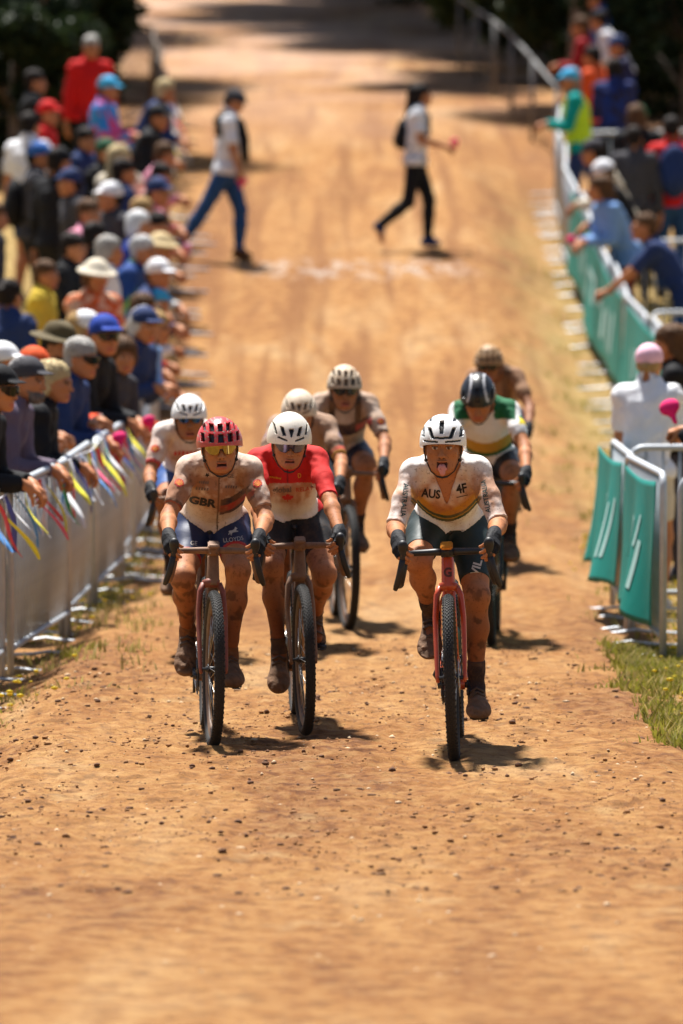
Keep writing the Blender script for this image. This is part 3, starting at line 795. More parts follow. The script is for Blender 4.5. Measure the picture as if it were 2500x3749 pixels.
PRINTS = []
def make_rider(P, bike):
    J = rider_pose(P); h = P.get('h', .008)
    sh = Shape(); hip, sc = J['hip'], J['sc']; ta = unit(sc - hip)
    side = V3(1, 0, 0); nrm = np.cross(ta, side); nrm = unit(nrm)        # nrm: to the front of the chest
    if nrm[1] > 0: nrm = -nrm
    R = np.stack([side, nrm, ta], 1)
    b = P.get('bulk', 1.)
    L = np.linalg.norm(sc - hip)
    sh.ell(hip + ta * .01, (.145 * b, .112, .112), R, .05)
    sh.ell(hip + ta * L * .36, (.122 * b, .094, .15), R, .06)
    sh.ell(hip + ta * L * .70 - nrm * .008, (.138 * b, .102, .17), R, .06)
    sh.ell(hip + ta * L * .74 + nrm * .050, (.105 * b, .055, .09), R, .05)          # chest
    sh.ell(hip + ta * L * .90 - nrm * .03, (.118, .060, .07), R, .06)           # upper back
    hc, hR = J['head'], J['R']
    nk0 = sc + V3(0, .01, .03); nk1 = hc + hR @ V3(0, .035, -.06)
    sh.cone(nk0, nk1, .058, .050, .035)
    for s in (-1, 1):
        S_, E_, W_, H_, K_, A_ = (J[k, s] for k in ('S', 'E', 'W', 'H', 'K', 'A'))
        sh.cone(sc + V3(s * .04, .012, .026), S_ + V3(-s * .012, 0, .006), .048, .043, .04)       # trapezius
        sh.ell(S_ + V3(s * .002, 0, -.004), (.047, .052, .052), None, .035)
        mid = S_ + (E_ - S_) * .5
        sh.cone(S_, mid, .044 * b, .042 * b, .03); sh.cone(mid, E_, .041 * b, .034, .025)
        fm = E_ + (W_ - E_) * .32
        sh.cone(E_, fm, .034, .0365, .02); sh.cone(fm, W_, .036, .025, .02)
        tm = H_ + (K_ - H_) * .35
        sh.cone(H_, tm, .092 * b, .082 * b, .05); sh.cone(tm, K_, .080 * b, .054, .03)
        kd = unit(K_ - (H_ + A_) / 2)
        sh.ell(K_ + kd * .014, (.046, .046, .05), None, .03)
        cm = K_ + (A_ - K_) * .33
        cd = -kd
        sh.cone(K_, cm + cd * .016, .048, .053 * b, .03); sh.cone(cm + cd * .016, A_ + (K_ - A_) * .18, .051 * b, .031, .03); sh.cone(A_ + (K_ - A_) * .2, A_, .030, .028, .02)
        sh.cone(A_, J['ball', s], .031, .026, .03)
    F, ax, lo = sh.grid(h, pad=.03)
    parts = []
    v, q = solid(F, lo, h)
    legmud = sstep(.86, .45, v[:, 2])[:, None] * min(1, P.get('legmud', .55) * 1.45)
    col = SKIN * P.get('tone', 1.) * (1 - legmud) + V3(.19, .050, .012) * legmud
    sp = vnoise(v[:, 0] + v[:, 1], v[:, 2], 61 + P.get('seed', 0), .05) + .7 * vnoise(v[:, 0] - v[:, 1], v[:, 2], 62, .022) + .5 * vnoise(v[:, 0], v[:, 2] + v[:, 1], 63, .010)
    k = (np.clip((sp - .22) * 4, 0, 1) * (.35 + .5 * sstep(.9, .5, v[:, 2])))[:, None]      # splashed mud
    col = col * (1 - k) + V3(.085, .032, .012) * k
    parts.append((v, q, col))
    # head, finely meshed
    hd = Shape(); hd.cone(nk0 + V3(0, 0, .0), nk1, .0585, .0505, .03)
    add_head(hd, hc, hR, P.get('tongue', False), True, P.get('mouth', 0.))
    hl = hc - .17; hh = hc + .17; hl = hl + V3(0, 0, -.02)
    hv = .0042 if h < .008 else .006
    Fh, axh, loh = hd.grid(hv, hl, hh)
    v, q = solid(Fh, loh, hv)
    hcol = head_colors(v, hc, hR, SKIN * P.get('tone', 1.) * .9, P.get('tongue', False), mouth=P.get('mouth', 0.))
    parts.append((v, q, hcol))
    # hands closed round the brake hoods
    gloves = []
    for s in (-1, 1):
        W_ = J['W', s]
        sk, gl = hand_shape(W_, V3(-s * .06, -.92, -.36 - P.get('wz', 0)), V3(s * .72, -.1, .62), s, P.get('curl', (.50, .95, .55)))
        gh = .0035 if h < .008 else .005
        Fg, axg, log_ = sk.grid(gh); v, q = solid(Fg, log_, gh); parts.append((v, q, SKIN * P.get('tone', 1.)))
        Fg, axg, log_ = gl.grid(gh); v, q = solid(Fg, log_, gh); gloves.append(new_mesh('glove', v, q))
    v, q, c = merge(parts)
    body = link('person', new_mesh('person', v, q, col=c), P.get('skinmat', M_skin), None, bike.location, bike.rotation_euler, P['label'], 'person', 'cyclists riding towards the camera')
    body.scale = bike.scale
    for g in gloves: link('glove', g, P.get('glovemat', M_glove), body)

    # ---- jersey
    t = .0065
    hemn = unit(-ta + nrm * P.get('hemtilt', .25)); hemp = hip + ta * P.get('hem', .085)
    coln = unit(nk1 - nk0); colp = nk0 + coln * P.get('collar', .012)
    rg = np.maximum(caps(ax, sc, hip, .30), half(ax, hemp, hemn))
    rg = np.maximum(rg, -np.maximum(caps(ax, nk0, nk1 + coln * .1, P.get('neckr', .070)), -half(ax, colp, coln)))
    rg = np.maximum(rg, -caps(ax, hc + hR @ V3(0, -.02, .03), hc + hR @ V3(0, -.04, -.03), .085))
    dtor = caps(ax, hip + ta * .02, sc, .118)
    for s in (-1, 1): rg = np.maximum(rg, (dtor - caps(ax, J['H', s] + (J['K', s] - J['H', s]) * .2, J['K', s], .078)) * .5)
    for s in (-1, 1):
        S_, E_ = J['S', s], J['E', s]; d = unit(E_ - S_); e = S_ + (E_ - S_) * P.get('sleeve', .93)
        sl = np.maximum(caps(ax, S_, E_ + d * .05, .085), half(ax, e, d))
        # keep forearms out of the torso region
        fa = caps(ax, E_ + (J['W', s] - E_) * .12, J['W', s], .055)
        ua = np.maximum(caps(ax, e, E_ + d * .02, .07), -half(ax, e, d))
        rg = np.maximum(rg, -fa); rg = np.maximum(rg, -ua)
        rg = np.minimum(rg, sl)
    if P.get('vneck'):
        a_, w_ = P['vneck']                       # open zip: wedge of skin below the collar, on the front only
        X = ax[0][:, None, None] - sc[0]; Z = ax[2][None, None, :]
        wedge = np.abs(X) - (Z - a_) * w_
        frontm = half(ax, sc + nrm * .03, nrm)
        rg = np.maximum(rg, -np.maximum(np.maximum(wedge, -frontm), np.zeros_like(rg) - 1))
    G = np.maximum(F - t, rg)
    v, q = solid(G, lo, h, 1)
    jc = P['jersey'](v, J)
    # small creases: they run from the armpits and across the waist
    xx, zz = v[:, 0] - sc[0], v[:, 2]; ax_ = np.abs(xx)
    cr = vnoise(ax_ * .55 + zz, ax_ - zz * .4, 41, .022) * .0045 + vnoise(ax_ * .3 - zz, zz * .5 + ax_, 42, .04) * .006
    v = v.copy(); v[:, 1] -= cr; v[:, 2] += cr * .5
    jm = new_mesh('jersey', v, q, col=jc); jer = link('jersey', jm, P.get('jmat', M_jersey), body)
    # ---- shorts
    wn_ = unit(ta); wp = hip + ta * (P.get('hem', .085) + .06)
    rs = np.maximum(caps(ax, hip - ta * .05, hip + ta * .12, .21), half(ax, wp, wn_))
    for s in (-1, 1):
        H_, K_ = J['H', s], J['K', s]; d = unit(K_ - H_); e = H_ + (K_ - H_) * P.get('shleg', .70)
        rs = np.minimum(rs, np.maximum(caps(ax, H_, K_, .14), half(ax, e, d)))
    for s in (-1, 1): rs = np.maximum(rs, -caps(ax, J['E', s], J['W', s], .07))
    for s in (-1, 1): rs = np.maximum(rs, -caps(ax, J['K', s] + (J['A', s] - J['K', s]) * .25, J['A', s], .085))
    for s in (-1, 1):
        H_, K_ = J['H', s], J['K', s]; d = unit(K_ - H_); e = H_ + (K_ - H_) * P.get('shleg', .70)
        rs = np.maximum(rs, -np.maximum(caps(ax, e, K_, .10), -half(ax, e, d)))
    G = np.maximum(F - .0035, rs)
    v, q = solid(G, lo, h, 1)
    sho = link('shorts', new_mesh('shorts', v, q, col=P['shorts'](v, J)), P.get('smat', M_shorts), body)
    # ---- socks and shoes
    for s in (-1, 1):
        A_, K_ = J['A', s], J['K', s]; d = unit(K_ - A_); e = A_ + d * P.get('sock', .10)
        rk = np.maximum(np.maximum(caps(ax, A_, e, .065), half(ax, e, d)), -half(ax, A_ - d * .01, d) * 1.)
        v, q = solid(np.maximum(F - .004, rk), lo, h)
        link('sock', new_mesh('sock', v, q, col=np.tile(P.get('sockcol', V3(.035, .022, .02)), (len(v), 1))), M_shoe if P.get('muddy', 1) else M_shorts, body)
        ft = Shape(); ba, fd, up = J['ball', s], J['fd', s], J['up', s]; heel = ba - fd * .155 - up * .012
        lat = unit(np.cross(fd, up)); Rf = np.stack([lat, fd, up], 1)
        ft.cone(heel + up * .010, ba + fd * .0, .034, .042, .025); ft.ell(ba + fd * .034 - up * .004, (.055, .074, .036), Rf, .025)
        ft.cone(A_ + unit(K_ - A_) * .012, heel + up * .02 + fd * .03, .034, .034, .022); ft.cone(A_ - up * .014, ba + up * .004, .035, .038, .022)
        Ff, axf, lof = ft.grid(h)
        Ff = np.maximum(Ff, half(axf, ba - up * .036, -up)); Ff = np.maximum(Ff, half(axf, A_ + d * P.get('collar_h', .012), d))
        v, q = solid(Ff, lof, h); hgt = (v - ba) @ up
        lump = vnoise(v[:, 0] + v[:, 1], v[:, 2] + s, 71, .016) * .008 + vnoise(v[:, 0] - v[:, 2], v[:, 1] + s, 72, .03) * .008
        v = v + lump[:, None] * (fd + up * .6)                     # caked mud
        cc = np.where((hgt < -.022)[:, None], V3(.03, .022, .018), P.get('shoecol', V3(.23, .13, .075)) * (.72 + 45 * lump)[:, None].clip(.35, 1.25))
        shoe = link('shoe', new_mesh('shoe', v, q, col=cc), M_shoe, body)
        mb = MB()
        p1 = A_ * .55 + ba * .45 + up * .036; p0 = A_ * .35 + ba * .65 + up * .036
        mb.tube([p1 + lat * s * .036 - up * .012, p1 + lat * s * .045 - up * .012], .013, 12)
        for pp in (p1, p0, ba + up * .030):
            mb.tube([pp - lat * .032 - up * .014, pp + up * .006, pp + lat * .032 - up * .014], .0045, 6, flat=(1, 2.2))
        link('shoe_closure', mb.mesh('shoe_closure'), M_closure, shoe)
        mb = MB()
        for i in range(-2, 3): mb.box(tuple(ba - up * .040 + fd * (i * .022) + lat * (.018 if i % 2 else -.018)), (.02, .012, .012))
        link('sole_lug', mb.mesh('sole_lug'), M_black, shoe)
    # ---- helmet
    make_helmet(P, body, hc, hR, 'f' if h < .008 else 'c')
    if P.get('glasses'): make_glasses(P['glasses'], body, hc, hR, P.get('glass_up', 0.))
    # chin strap
    W2 = lambda x, y, z: tuple(hc + hR @ V3(x, y, z)); mb = MB()
    for s in (-1, 1):
        mb.tube([W2(s * .078, -.012, .035), W2(s * .080, -.012, -.02), W2(s * .070, -.022, -.06), W2(s * .05, -.045, -.102), W2(s * .022, -.066, -.122)], .0042, 6, flat=(.6, 1.4))
        mb.tube([W2(s * .078, .04, .015), W2(s * .079, .01, -.03), W2(s * .071, -.02, -.058)], .0038, 6)
        mb.ball(W2(s * .072, -.02, -.057), .008, 8, 6)
    mb.tube([W2(-.022, -.066, -.122), W2(0, -.073, -.126), W2(.022, -.066, -.122)], .005, 6)
    link('chin_strap', mb.mesh('chin_strap'), M_strap, body)
    return dict(body=body, jersey=jer, shorts=sho, J=J)

def make_helmet(P, body, hc, hR, q='f'):
    na, nr = (220, 84) if q == 'f' else (130, 46)
    a, bb, c = P.get('hsize', (.100, .134, .122)); zc = .014
    th = np.linspace(0, 2 * np.pi, na, endpoint=False); A, U = np.meshgrid(th, np.linspace(0, 1, nr), indexing='ij')
    fr = (1 + np.cos(A)) / 2                       # 1 at the front
    rim = .023 * fr + -.032 * (1 - fr)
    el0 = np.arcsin(np.clip((rim - zc) / c, -1, 1)); el = el0 + (np.pi / 2 - el0) * U
    def pt(scale): return np.stack([a * scale * np.cos(el) * np.sin(A), -bb * scale * np.cos(el) * np.cos(A) + .012, zc + c * scale * np.sin(el)], -1)
    p = pt(1.0)
    hx = p[..., 0] / a; hz = (p[..., 2] - .023) / (zc + c - .023); hz = np.clip(hz, -1, 1)
    col, dep = P['helmet'](hx, hz, p[..., 1])
    p = pt((1 - dep)[..., None] if False else 1.0) 
    s_ = (1 - dep)[..., None]; ctr = np.array([0, .012, zc]); p = ctr + (p - ctr) * s_
    inner = ctr + (pt(1.0)[:, :1] - ctr) * np.array([.80, .82, .9])
    grid = np.concatenate([inner, p], 1); n2 = nr + 1
    cc = np.concatenate([np.full((na, 1, 3), .02), col], 1)
    v = grid.reshape(-1, 3); ii = np.arange(na * n2).reshape(na, n2); nx = np.roll(ii, -1, 0)
    f = np.stack([ii[:, :-1], nx[:, :-1], nx[:, 1:], ii[:, 1:]], -1).reshape(-1, 4)
    w = hc + v @ hR.T
    m = new_mesh('helmet', w, f, col=cc.reshape(-1, 3)); auto_sharp(m, 50)
    return link('helmet', m, P.get('hmat', M_helmet), body)

def make_glasses(mat, body, hc, hR, up=0.):
    na, nz = 48, 14; X = np.linspace(-.070, .070, na); V_ = np.linspace(0, 1, nz)
    XX, VV = np.meshgrid(X, V_, indexing='ij')
    top = .031 - .05 * np.abs(XX) ** 2 / .07; ax_ = np.abs(XX)
    bot = -.022 + .026 * np.exp(-(XX / .013) ** 2) + .022 * sstep(.045, .072, ax_)
    Z = bot + (top - bot) * VV + up; Y = -.112 + (ax_ / .072) ** 2.2 * .062 - .10 * up
    outer = np.stack([XX, Y, Z], -1); inner = outer + np.array([0, .004, 0])
    v = np.concatenate([outer.reshape(-1, 3), inner.reshape(-1, 3)]); ii = np.arange(na * nz).reshape(na, nz); N = na * nz
    f = np.stack([ii[:-1, :-1], ii[1:, :-1], ii[1:, 1:], ii[:-1, 1:]], -1).reshape(-1, 4)
    f = np.concatenate([f, f[:, ::-1] + N])
    e = []
    for a_, b_ in ((ii[:-1, 0], ii[1:, 0]), (ii[1:, -1], ii[:-1, -1]), (ii[0, 1:], ii[0, :-1]), (ii[-1, :-1], ii[-1, 1:])): e.append(np.stack([b_, a_, a_ + N, b_ + N], 1))
    f = np.concatenate([f] + e)
    g = link('sunglasses', new_mesh('sunglasses', hc + v @ hR.T, f), mat, body)
    mb = MB(); W2 = lambda x, y, z: tuple(hc + hR @ V3(x, y, z))
    for s in (-1, 1):
        mb.tube([W2(s * .069, -.055, .018 + up), W2(s * .077, -.01, .016 + up), W2(s * .077, .05, .008 + up)], .003, 6)
        link('glasses_arm', mb.mesh('glasses_arm'), M_black, g); mb = MB()
    mb.tube([W2(-.010, -.113, -.010 + up), W2(-.006, -.116, .004 + up), W2(.006, -.116, .004 + up), W2(.010, -.113, -.010 + up)], .0022, 6)
    link('nose_bridge', mb.mesh('nose_bridge'), M_black, g)
    return g

# ------------------------------------------------------------------ flat prints laid on cloth
def text_faces(body, bold=.0):
    cu = bpy.data.curves.new('t', 'FONT'); cu.body = body; cu.size = 1; cu.align_x = 'CENTER'; cu.align_y = 'CENTER'; cu.offset = bold; cu.resolution_u = 3
    ob = bpy.data.objects.new('t', cu); C.objects.link(ob)
    dg = bpy.context.evaluated_depsgraph_get(); me = bpy.data.meshes.new_from_object(ob.evaluated_get(dg))
    bm = bmesh.new(); bm.from_mesh(me); bpy.data.objects.remove(ob); bpy.data.curves.remove(cu); bpy.data.meshes.remove(me)
    return bm
def poly_faces(polys):
    bm = bmesh.new()
    for p in polys:
        vs = [bm.verts.new((x, y, 0)) for x, y in p]; bm.faces.new(vs)
    return bm
def lay(bm, name, target, mat, center, size, rot=0., stretch=1., off=.0025, direction=(0, 1, 0), shear=0.):
    """projects a flat drawing from the front onto the cloth it is printed on"""
    bmesh.ops.triangulate(bm, faces=list(bm.faces))
    for _ in range(2):
        lim = .012 / size
        es = [e for e in bm.edges if e.calc_length() > lim]
        if not es: break
        bmesh.ops.subdivide_edges(bm, edges=es, cuts=1); bmesh.ops.triangulate(bm, faces=[f for f in bm.faces if len(f.verts) > 3])
    me = target.data
    tree = BVHTree.FromPolygons([v.co[:] for v in me.vertices], [p.vertices[:] for p in me.polygons])
    d = Vector(direction).normalized(); up = Vector((0, 0, 1)); u = d.cross(up).normalized(); w = u.cross(d)
    ca, sa = math.cos(rot), math.sin(rot); c0 = Vector(center); dead = []
    for v in bm.verts:
        x, y = (v.co.x * stretch + v.co.y * shear) * size, v.co.y * size
        x, y = x * ca - y * sa, x * sa + y * ca
        o = c0 + u * x + w * y - d * .5
        hit, nn, _, _ = tree.ray_cast(o, d, 1.2)
        if hit is None: dead.append(v); continue
        v.co = hit - d * off
    if dead: bmesh.ops.delete(bm, geom=dead, context='VERTS')
    m = bpy.data.meshes.new(name); bm.to_mesh(m); bm.free()
    return link(name, m, mat, target)
# ------------------------------------------------------------------ the seven cyclists
W_ = V3(.80, .77, .74); INK = V3(.012, .03, .03)
def seg_t(v, a, b):
    d = b - a; t = np.clip(((v - a) @ d) / (d @ d), 0, 1); return t, np.linalg.norm(v - (a + t[:, None] * d), axis=1)
def arm_mask(v, J, s):
    t, d = seg_t(v, J['S', s], J['E', s]); tt, dd = seg_t(v, J['hip'], J['sc'])
    x = (v[:, 0] - J['sc'][0]) * s
    return t, (d < .075) & (x > .125)

def stain(c, v, J, amt, mud=(.40, .20, .115), seed=1, dark=.25, low=.5):
    """dried mud thrown up on the chest and the fronts of the sleeves"""
    x, y, z = v.T; sz = J['sc'][2]
    n = vnoise(x, z, seed, .045) + .6 * vnoise(x, z, seed + 1, .02) + .35 * vnoise(x, z, seed + 2, .011)
    m = sstep(sz + .035, sz - .05, z) * sstep(J['sc'][1] + .16, J['sc'][1] + .02, y) * (1 - low * sstep(sz - .17, sz - .24, z))
    k = np.clip(m * amt * (.75 + 1.0 * n), 0, .92)[:, None]
    out = c * (1 - k) + c * V3(*mud) * 1.7 * k * .55 + V3(*mud) * k * .45
    d = np.clip((n - .32) * 4, 0, 1)[:, None] * m[:, None] * dark
    return out * (1 - d) + V3(.10, .045, .025) * d

def helmet_fill(hx, base): return np.tile(V3(*base), hx.shape + (1,)).astype(float)
def vent(col, dep, m, d=.12, c=(.012, .011, .011)): col[m] = V3(*c); dep[m] = d
def helmet_slots(base):
    """white shell, centre slot, black U-shaped channel, side slots"""
    def fn(hx, hz, y):
        col = helmet_fill(hx, base); dep = np.zeros(hx.shape); ax = np.abs(hx); f = y < .03
        vent(col, dep, (ax < .10 * (1 - .25 * (.83 - hz))) & (hz > .38) & (hz < .84) & f)
        w0 = .30 + (hz - .2) * .42
        vent(col, dep, (ax > w0) & (ax < w0 + .16) & (hz > .20) & (hz < .58) & f)
        vent(col, dep, (ax < .40) & (hz > .19) & (hz < .265) & f)
        vent(col, dep, (ax > .74 + (hz - .3) * .1) & (ax < .90) & (hz > .22) & (hz < .56) & f)
        vent(col, dep, (ax > .46) & (ax < .62) & (hz > .78) & (hz < .92) & f, .06)
        vent(col, dep, (ax > .16) & (ax < .80) & (hz > .05) & (hz < .11) & f, .06)
        vent(col, dep, (ax < .5) & (np.abs(ax - .25) < .09) & (hz > .2) & (hz < .9) & (y > .06))
        return col, dep
    return fn
def helmet_grid(base, alt):
    """rows of square vents between ribs"""
    def fn(hx, hz, y):
        col = helmet_fill(hx, base); dep = np.zeros(hx.shape); ax = np.abs(hx)
        st = (np.sin(hx * 23 + hz * 3) * np.sin(hz * 31 + hx * 5) > .55); col[st] = V3(*alt)
        for cx, hw in ((0, .115), (.41, .105), (.76, .07)):
            for z0, z1 in ((.13, .46), (.55, .82)):
                cc = cx * (1 - .12 * (hz > .5))
                vent(col, dep, (np.abs(ax - cc) < hw * (1 - .1 * (hz > .5))) & (hz > z0) & (hz < z1) & (y < .04))
            vent(col, dep, (np.abs(ax - cx * .8) < hw) & (hz > .2) & (hz < .8) & (y > .06))
        low = (hz < .09); col[low] = V3(*base) * .75
        return col, dep
    return fn
def helmet_fins(base):
    """smooth dome with slanted slots above the brow"""
    def fn(hx, hz, y):
        col = helmet_fill(hx, base); dep = np.zeros(hx.shape); ax = np.abs(hx); f = y < .03
        vent(col, dep, (ax < .02 + .09 * sstep(.26, .56, hz)) & (hz > .28) & (hz < .58) & f)
        for c0, w in ((.36, .075), (.70, .05)):
            vent(col, dep, (np.abs(ax - (c0 + (hz - .45) * .35)) < w) & (hz > .32) & (hz < .62) & f)
        vent(col, dep, (np.abs(hz - (.15 + (ax - .2) * .22)) < .03) & (ax > .18) & (ax < .6) & f, .08)
        vent(col, dep, (np.abs(ax - .3) < .08) & (hz > .25) & (hz < .8) & (y > .06))
        return col, dep
    return fn
def helmet_streaks(base, streak):
    def fn(hx, hz, y):
        col = helmet_fill(hx, base); dep = np.zeros(hx.shape); ax = np.abs(hx)
        m = (np.abs(ax - (.62 - .3 * hz)) < .06) & (hz > .15) & (hz < .95); col[m] = V3(*streak)
        vent(col, dep, (ax < .1) & (hz > .3) & (hz < .8)); vent(col, dep, (np.abs(ax - .8) < .06) & (hz > .2) & (hz < .5))
        return col, dep
    return fn

def solidcol(c):
    return lambda v, J: np.tile(V3(*c), (len(v), 1)).astype(float)

# --- jerseys
def jersey_aus(v, J):
    c = np.tile(W_, (len(v), 1)); x = v[:, 0] - J['sc'][0]; z = v[:, 2]; tor = np.abs(x) < .150
    zb = .975 + 4.6 * x ** 2
    gold = tor & (z > zb + .028) & (z < zb + .095); k = sstep(.095, .055, z - zb)[:, None]
    c[gold] = (c * (1 - k) + V3(.60, .30, .015) * k)[gold]
    g1 = tor & (z > zb) & (z <= zb + .030); c[g1] = V3(.02, .075, .035)
    g2 = tor & (z > zb + .011) & (z < zb + .016); c[g2] = V3(.5, .3, .03)
    return stain(c, v, J, .85, (.42, .22, .13), 3, .25)
def shorts_aus(v, J):
    c = np.tile(V3(.018, .032, .030), (len(v), 1)); return c
def jersey_gbr(v, J):
    c = np.tile(V3(.66, .52, .42), (len(v), 1)); x = v[:, 0] - J['sc'][0]; z = v[:, 2]
    zb = 1.010 + 4.0 * np.maximum(x, 0) ** 2
    tor = (x > .004) & (x < .155); front = v[:, 1] < J['hip'][1]
    c[tor & (z > zb) & (z < zb + .015)] = V3(.012, .015, .04)
    c[tor & (z >= zb + .015) & (z < zb + .047)] = V3(.45, .025, .03)
    c[tor & (z >= zb + .047) & (z < zb + .078)] = V3(.012, .015, .04)
    for s in (-1,):
        t, m = arm_mask(v, J, s)
        c[m & (t > .74) & (t < .93)] = V3(.02, .015, .03); c[m & (t > .79) & (t < .88)] = V3(.55, .03, .02)
    c[(np.abs(x) < .0035) & (v[:, 1] < J['sc'][1] + .2)] = V3(.05, .03, .02)
    return stain(c, v, J, 1.4, (.29, .14, .075), 9, .75, .2)
def shorts_gbr(v, J):
    c = np.tile(V3(.016, .026, .075), (len(v), 1))
    for s in (-1, 1):
        t, d = seg_t(v, J['H', s], J['K', s]); c[(t > .655) & (d < .11) & (v[:, 0] * s > 0)] = V3(.45, .03, .02)
    return c
def jersey_red(v, J):
    RED = V3(.56, .018, .016)
    c = np.tile(RED, (len(v), 1)); x = v[:, 0] - J['sc'][0]; z = v[:, 2]
    arm = arm_mask(v, J, 1)[1] | arm_mask(v, J, -1)[1]
    c[(z < 1.150) & ~arm & (np.abs(x) < .152)] = V3(.76, .66, .58)
    c[(np.abs(x) < .003) & (v[:, 1] < J['sc'][1] + .2) & (z > 1.15)] = V3(.2, .01, .01)
    low = stain(c, v, J, 1.15, (.36, .16, .085), 14, .4, .15); k = ((z < 1.150) & ~arm)[:, None]
    return np.where(k, low, c)
def jersey_white(v, J):
    c = np.tile(V3(.72, .62, .56), (len(v), 1))
    for s in (-1, 1):
        t, m = arm_mask(v, J, s); c[m & (t > .72) & (t < .9)] = V3(.5, .03, .04); c[m & (t > .80) & (t < .83)] = W_
    return stain(c, v, J, .6, seed=21)
def jersey_de(v, J):
    c = np.tile(V3(.40, .27, .20), (len(v), 1))
    for s in (-1, 1):
        t, m = arm_mask(v, J, s); c[m & (t > .60)] = V3(.03, .02, .02); c[m & (t > .72)] = V3(.5, .03, .02); c[m & (t > .82)] = V3(.75, .42, .04)
        c[m & (t < .5) & (v[:, 0] * s > .20)] = V3(.16, .14, .2)
    return c
def jersey_g2(v, J):
    c = np.tile(V3(.52, .40, .32), (len(v), 1)); x = v[:, 0] - J['sc'][0]; z = v[:, 2]
    tor = np.abs(x) < .15; zb = 1.07 + 3 * x ** 2
    c[tor & (z > zb) & (z < zb + .07)] = V3(.015, .012, .03); c[tor & (x > .07) & (z > zb + .015) & (z < zb + .05)] = V3(.5, .02, .05)
    c[(np.abs(np.abs(x) - .075) < .018) & (z > zb + .06) & (v[:, 1] < J['sc'][1] + .02)] = V3(.02, .016, .016)
    return c
def jersey_green(v, J):
    c = np.tile(V3(.78, .76, .74), (len(v), 1)); x = v[:, 0] - J['sc'][0]; z = v[:, 2]; ax = np.abs(x)
    c[(z > 1.215) & (ax > .05) & (ax < .17)] = V3(.012, .13, .05)
    zb = 1.02 + 3 * x ** 2
    c[(ax < .15) & (z > zb) & (z < zb + .06)] = V3(.55, .32, .05); c[(ax < .15) & (z > zb - .02) & (z < zb)] = V3(.02, .12, .04)
    for s in (-1, 1):
        t, m = arm_mask(v, J, s); c[m & (t > .35) & (t < .55) & (x * s > .19)] = V3(.7, .55, .02); c[m & (t > .28) & (t <= .35) & (x * s > .19)] = V3(.02, .2, .07)
    return c
def jersey_brown(v, J):
    c = np.tile(V3(.26, .14, .08), (len(v), 1)); x = v[:, 0] - J['sc'][0]
    c[(np.abs(np.abs(x) - .07) < .03) & (v[:, 2] > 1.05)] = V3(.05, .025, .015); return c

glass_gold = plain('gold_mirror_lens', (.34, .23, .07), .08, .9, noise=.5, scale=22, mud=.25, mudcol=(.35, .2, .08))
glass_violet = plain('violet_mirror_lens', (.10, .085, .16), .12, .8, noise=.5, scale=20, mud=.2, mudcol=(.3, .18, .12))
glass_blue = plain('blue_mirror_lens', (.03, .07, .22), .12, .8, noise=.5, scale=20)
glass_black = plain('black_lens', (.012, .01, .01), .15, .3)

RIDERS = {}
M_jersey_red = colmat('red_jersey', .8, .22, (.30, .05, .03), bump=.35, bscale=16)
def ride(key, loc, bikekw, P):
    sc_ = P.get('scale', 1.)
    bike = make_bike(loc=(loc[0], loc[1], gz(*loc)), scale=sc_, crank=P['crank'], **bikekw)
    bpy.context.view_layer.update()
    RIDERS[key] = make_rider(P, bike); RIDERS[key]['bike'] = bike
R_ = math.radians
ride('aus', (.475, 23.85), dict(label='gravel bike with coral fork and black tyres, front right, nearest the camera', yaw=R_(-2.2), roll=R_(-2.3), frame_mat=M_coral, fork_mat=M_coral, rim_mat=M_rimdark, screen=M_orange),
     dict(label='rider in white jersey with gold and green chest band, sticking the tongue out', crank=R_(-34), h=.0062, sh=(.50, 1.202), head=(-.004, -.145, .111), hrot=(R_(-2), R_(4), R_(2)), tongue=True,
          jersey=jersey_aus, shorts=shorts_aus, helmet=helmet_slots((.82, .82, .81)), vneck=(1.055, .36), sleeve=.96, sock=.125, shleg=.80, bulk=1.0, toe={-1: .55, 1: .15}, elb=.4, hem=.05, hemtilt=.45, legmud=.5, skinmat=M_skin))
ride('gbr', (-.555, 24.45), dict(label='mud-brown gravel bike with red fork under the red-helmeted rider', yaw=R_(3.2), roll=R_(.6), frame_mat=M_mudframe, fork_mat=M_mudred, rim_mat=M_rim, steer=.05),
     dict(label='rider in red helmet and gold mirrored sunglasses, dusty white jersey lettered GBR', crank=R_(-80), seed=3, h=.0065, scale=.965, shift=.035, sh=(.50, 1.232), head=(-.004, -.145, .100), hrot=(R_(2), R_(6), R_(-3)), mouth=.007,
          jersey=jersey_gbr, shorts=shorts_gbr, helmet=helmet_grid((.62, .055, .06), (.33, .22, .18)), sleeve=.80, sock=.05, shleg=.70, toe={-1: .75, 1: .2}, elb=.5, glasses=glass_gold, muddy=1, sockcol=V3(.17, .062, .02), legmud=.6, hem=.045, hemtilt=.4, hsize=(.105, .134, .122)))
ride('red', (-.16, 25.05), dict(label='mud-brown gravel bike between the red bike fork and the coral one', yaw=R_(3.0), roll=R_(-1.2), frame_mat=M_mudframe, fork_mat=M_mudframe, rim_mat=M_rim, steer=.05),
     dict(label='rider in red and white jersey, white helmet with slanted slots and violet sunglasses', crank=R_(118), seed=7, h=.0065, scale=.95, shift=-.035, sh=(.53, 1.262), head=(.006, -.150, .085), hrot=(R_(1), R_(13), R_(3)), mouth=.005,
          jersey=jersey_red, jmat=M_jersey_red, shorts=solidcol((.02, .018, .018)), smat=M_shorts_mud, helmet=helmet_fins((.74, .68, .58)), sleeve=.97, sock=.07, shleg=.70, toe={-1: .6, 1: .3}, elb=.35, glasses=glass_violet, wx=-.02, sockcol=V3(.07, .04, .028), legmud=.6, hem=.06, hemtilt=.45, hsize=(.106, .134, .13)))
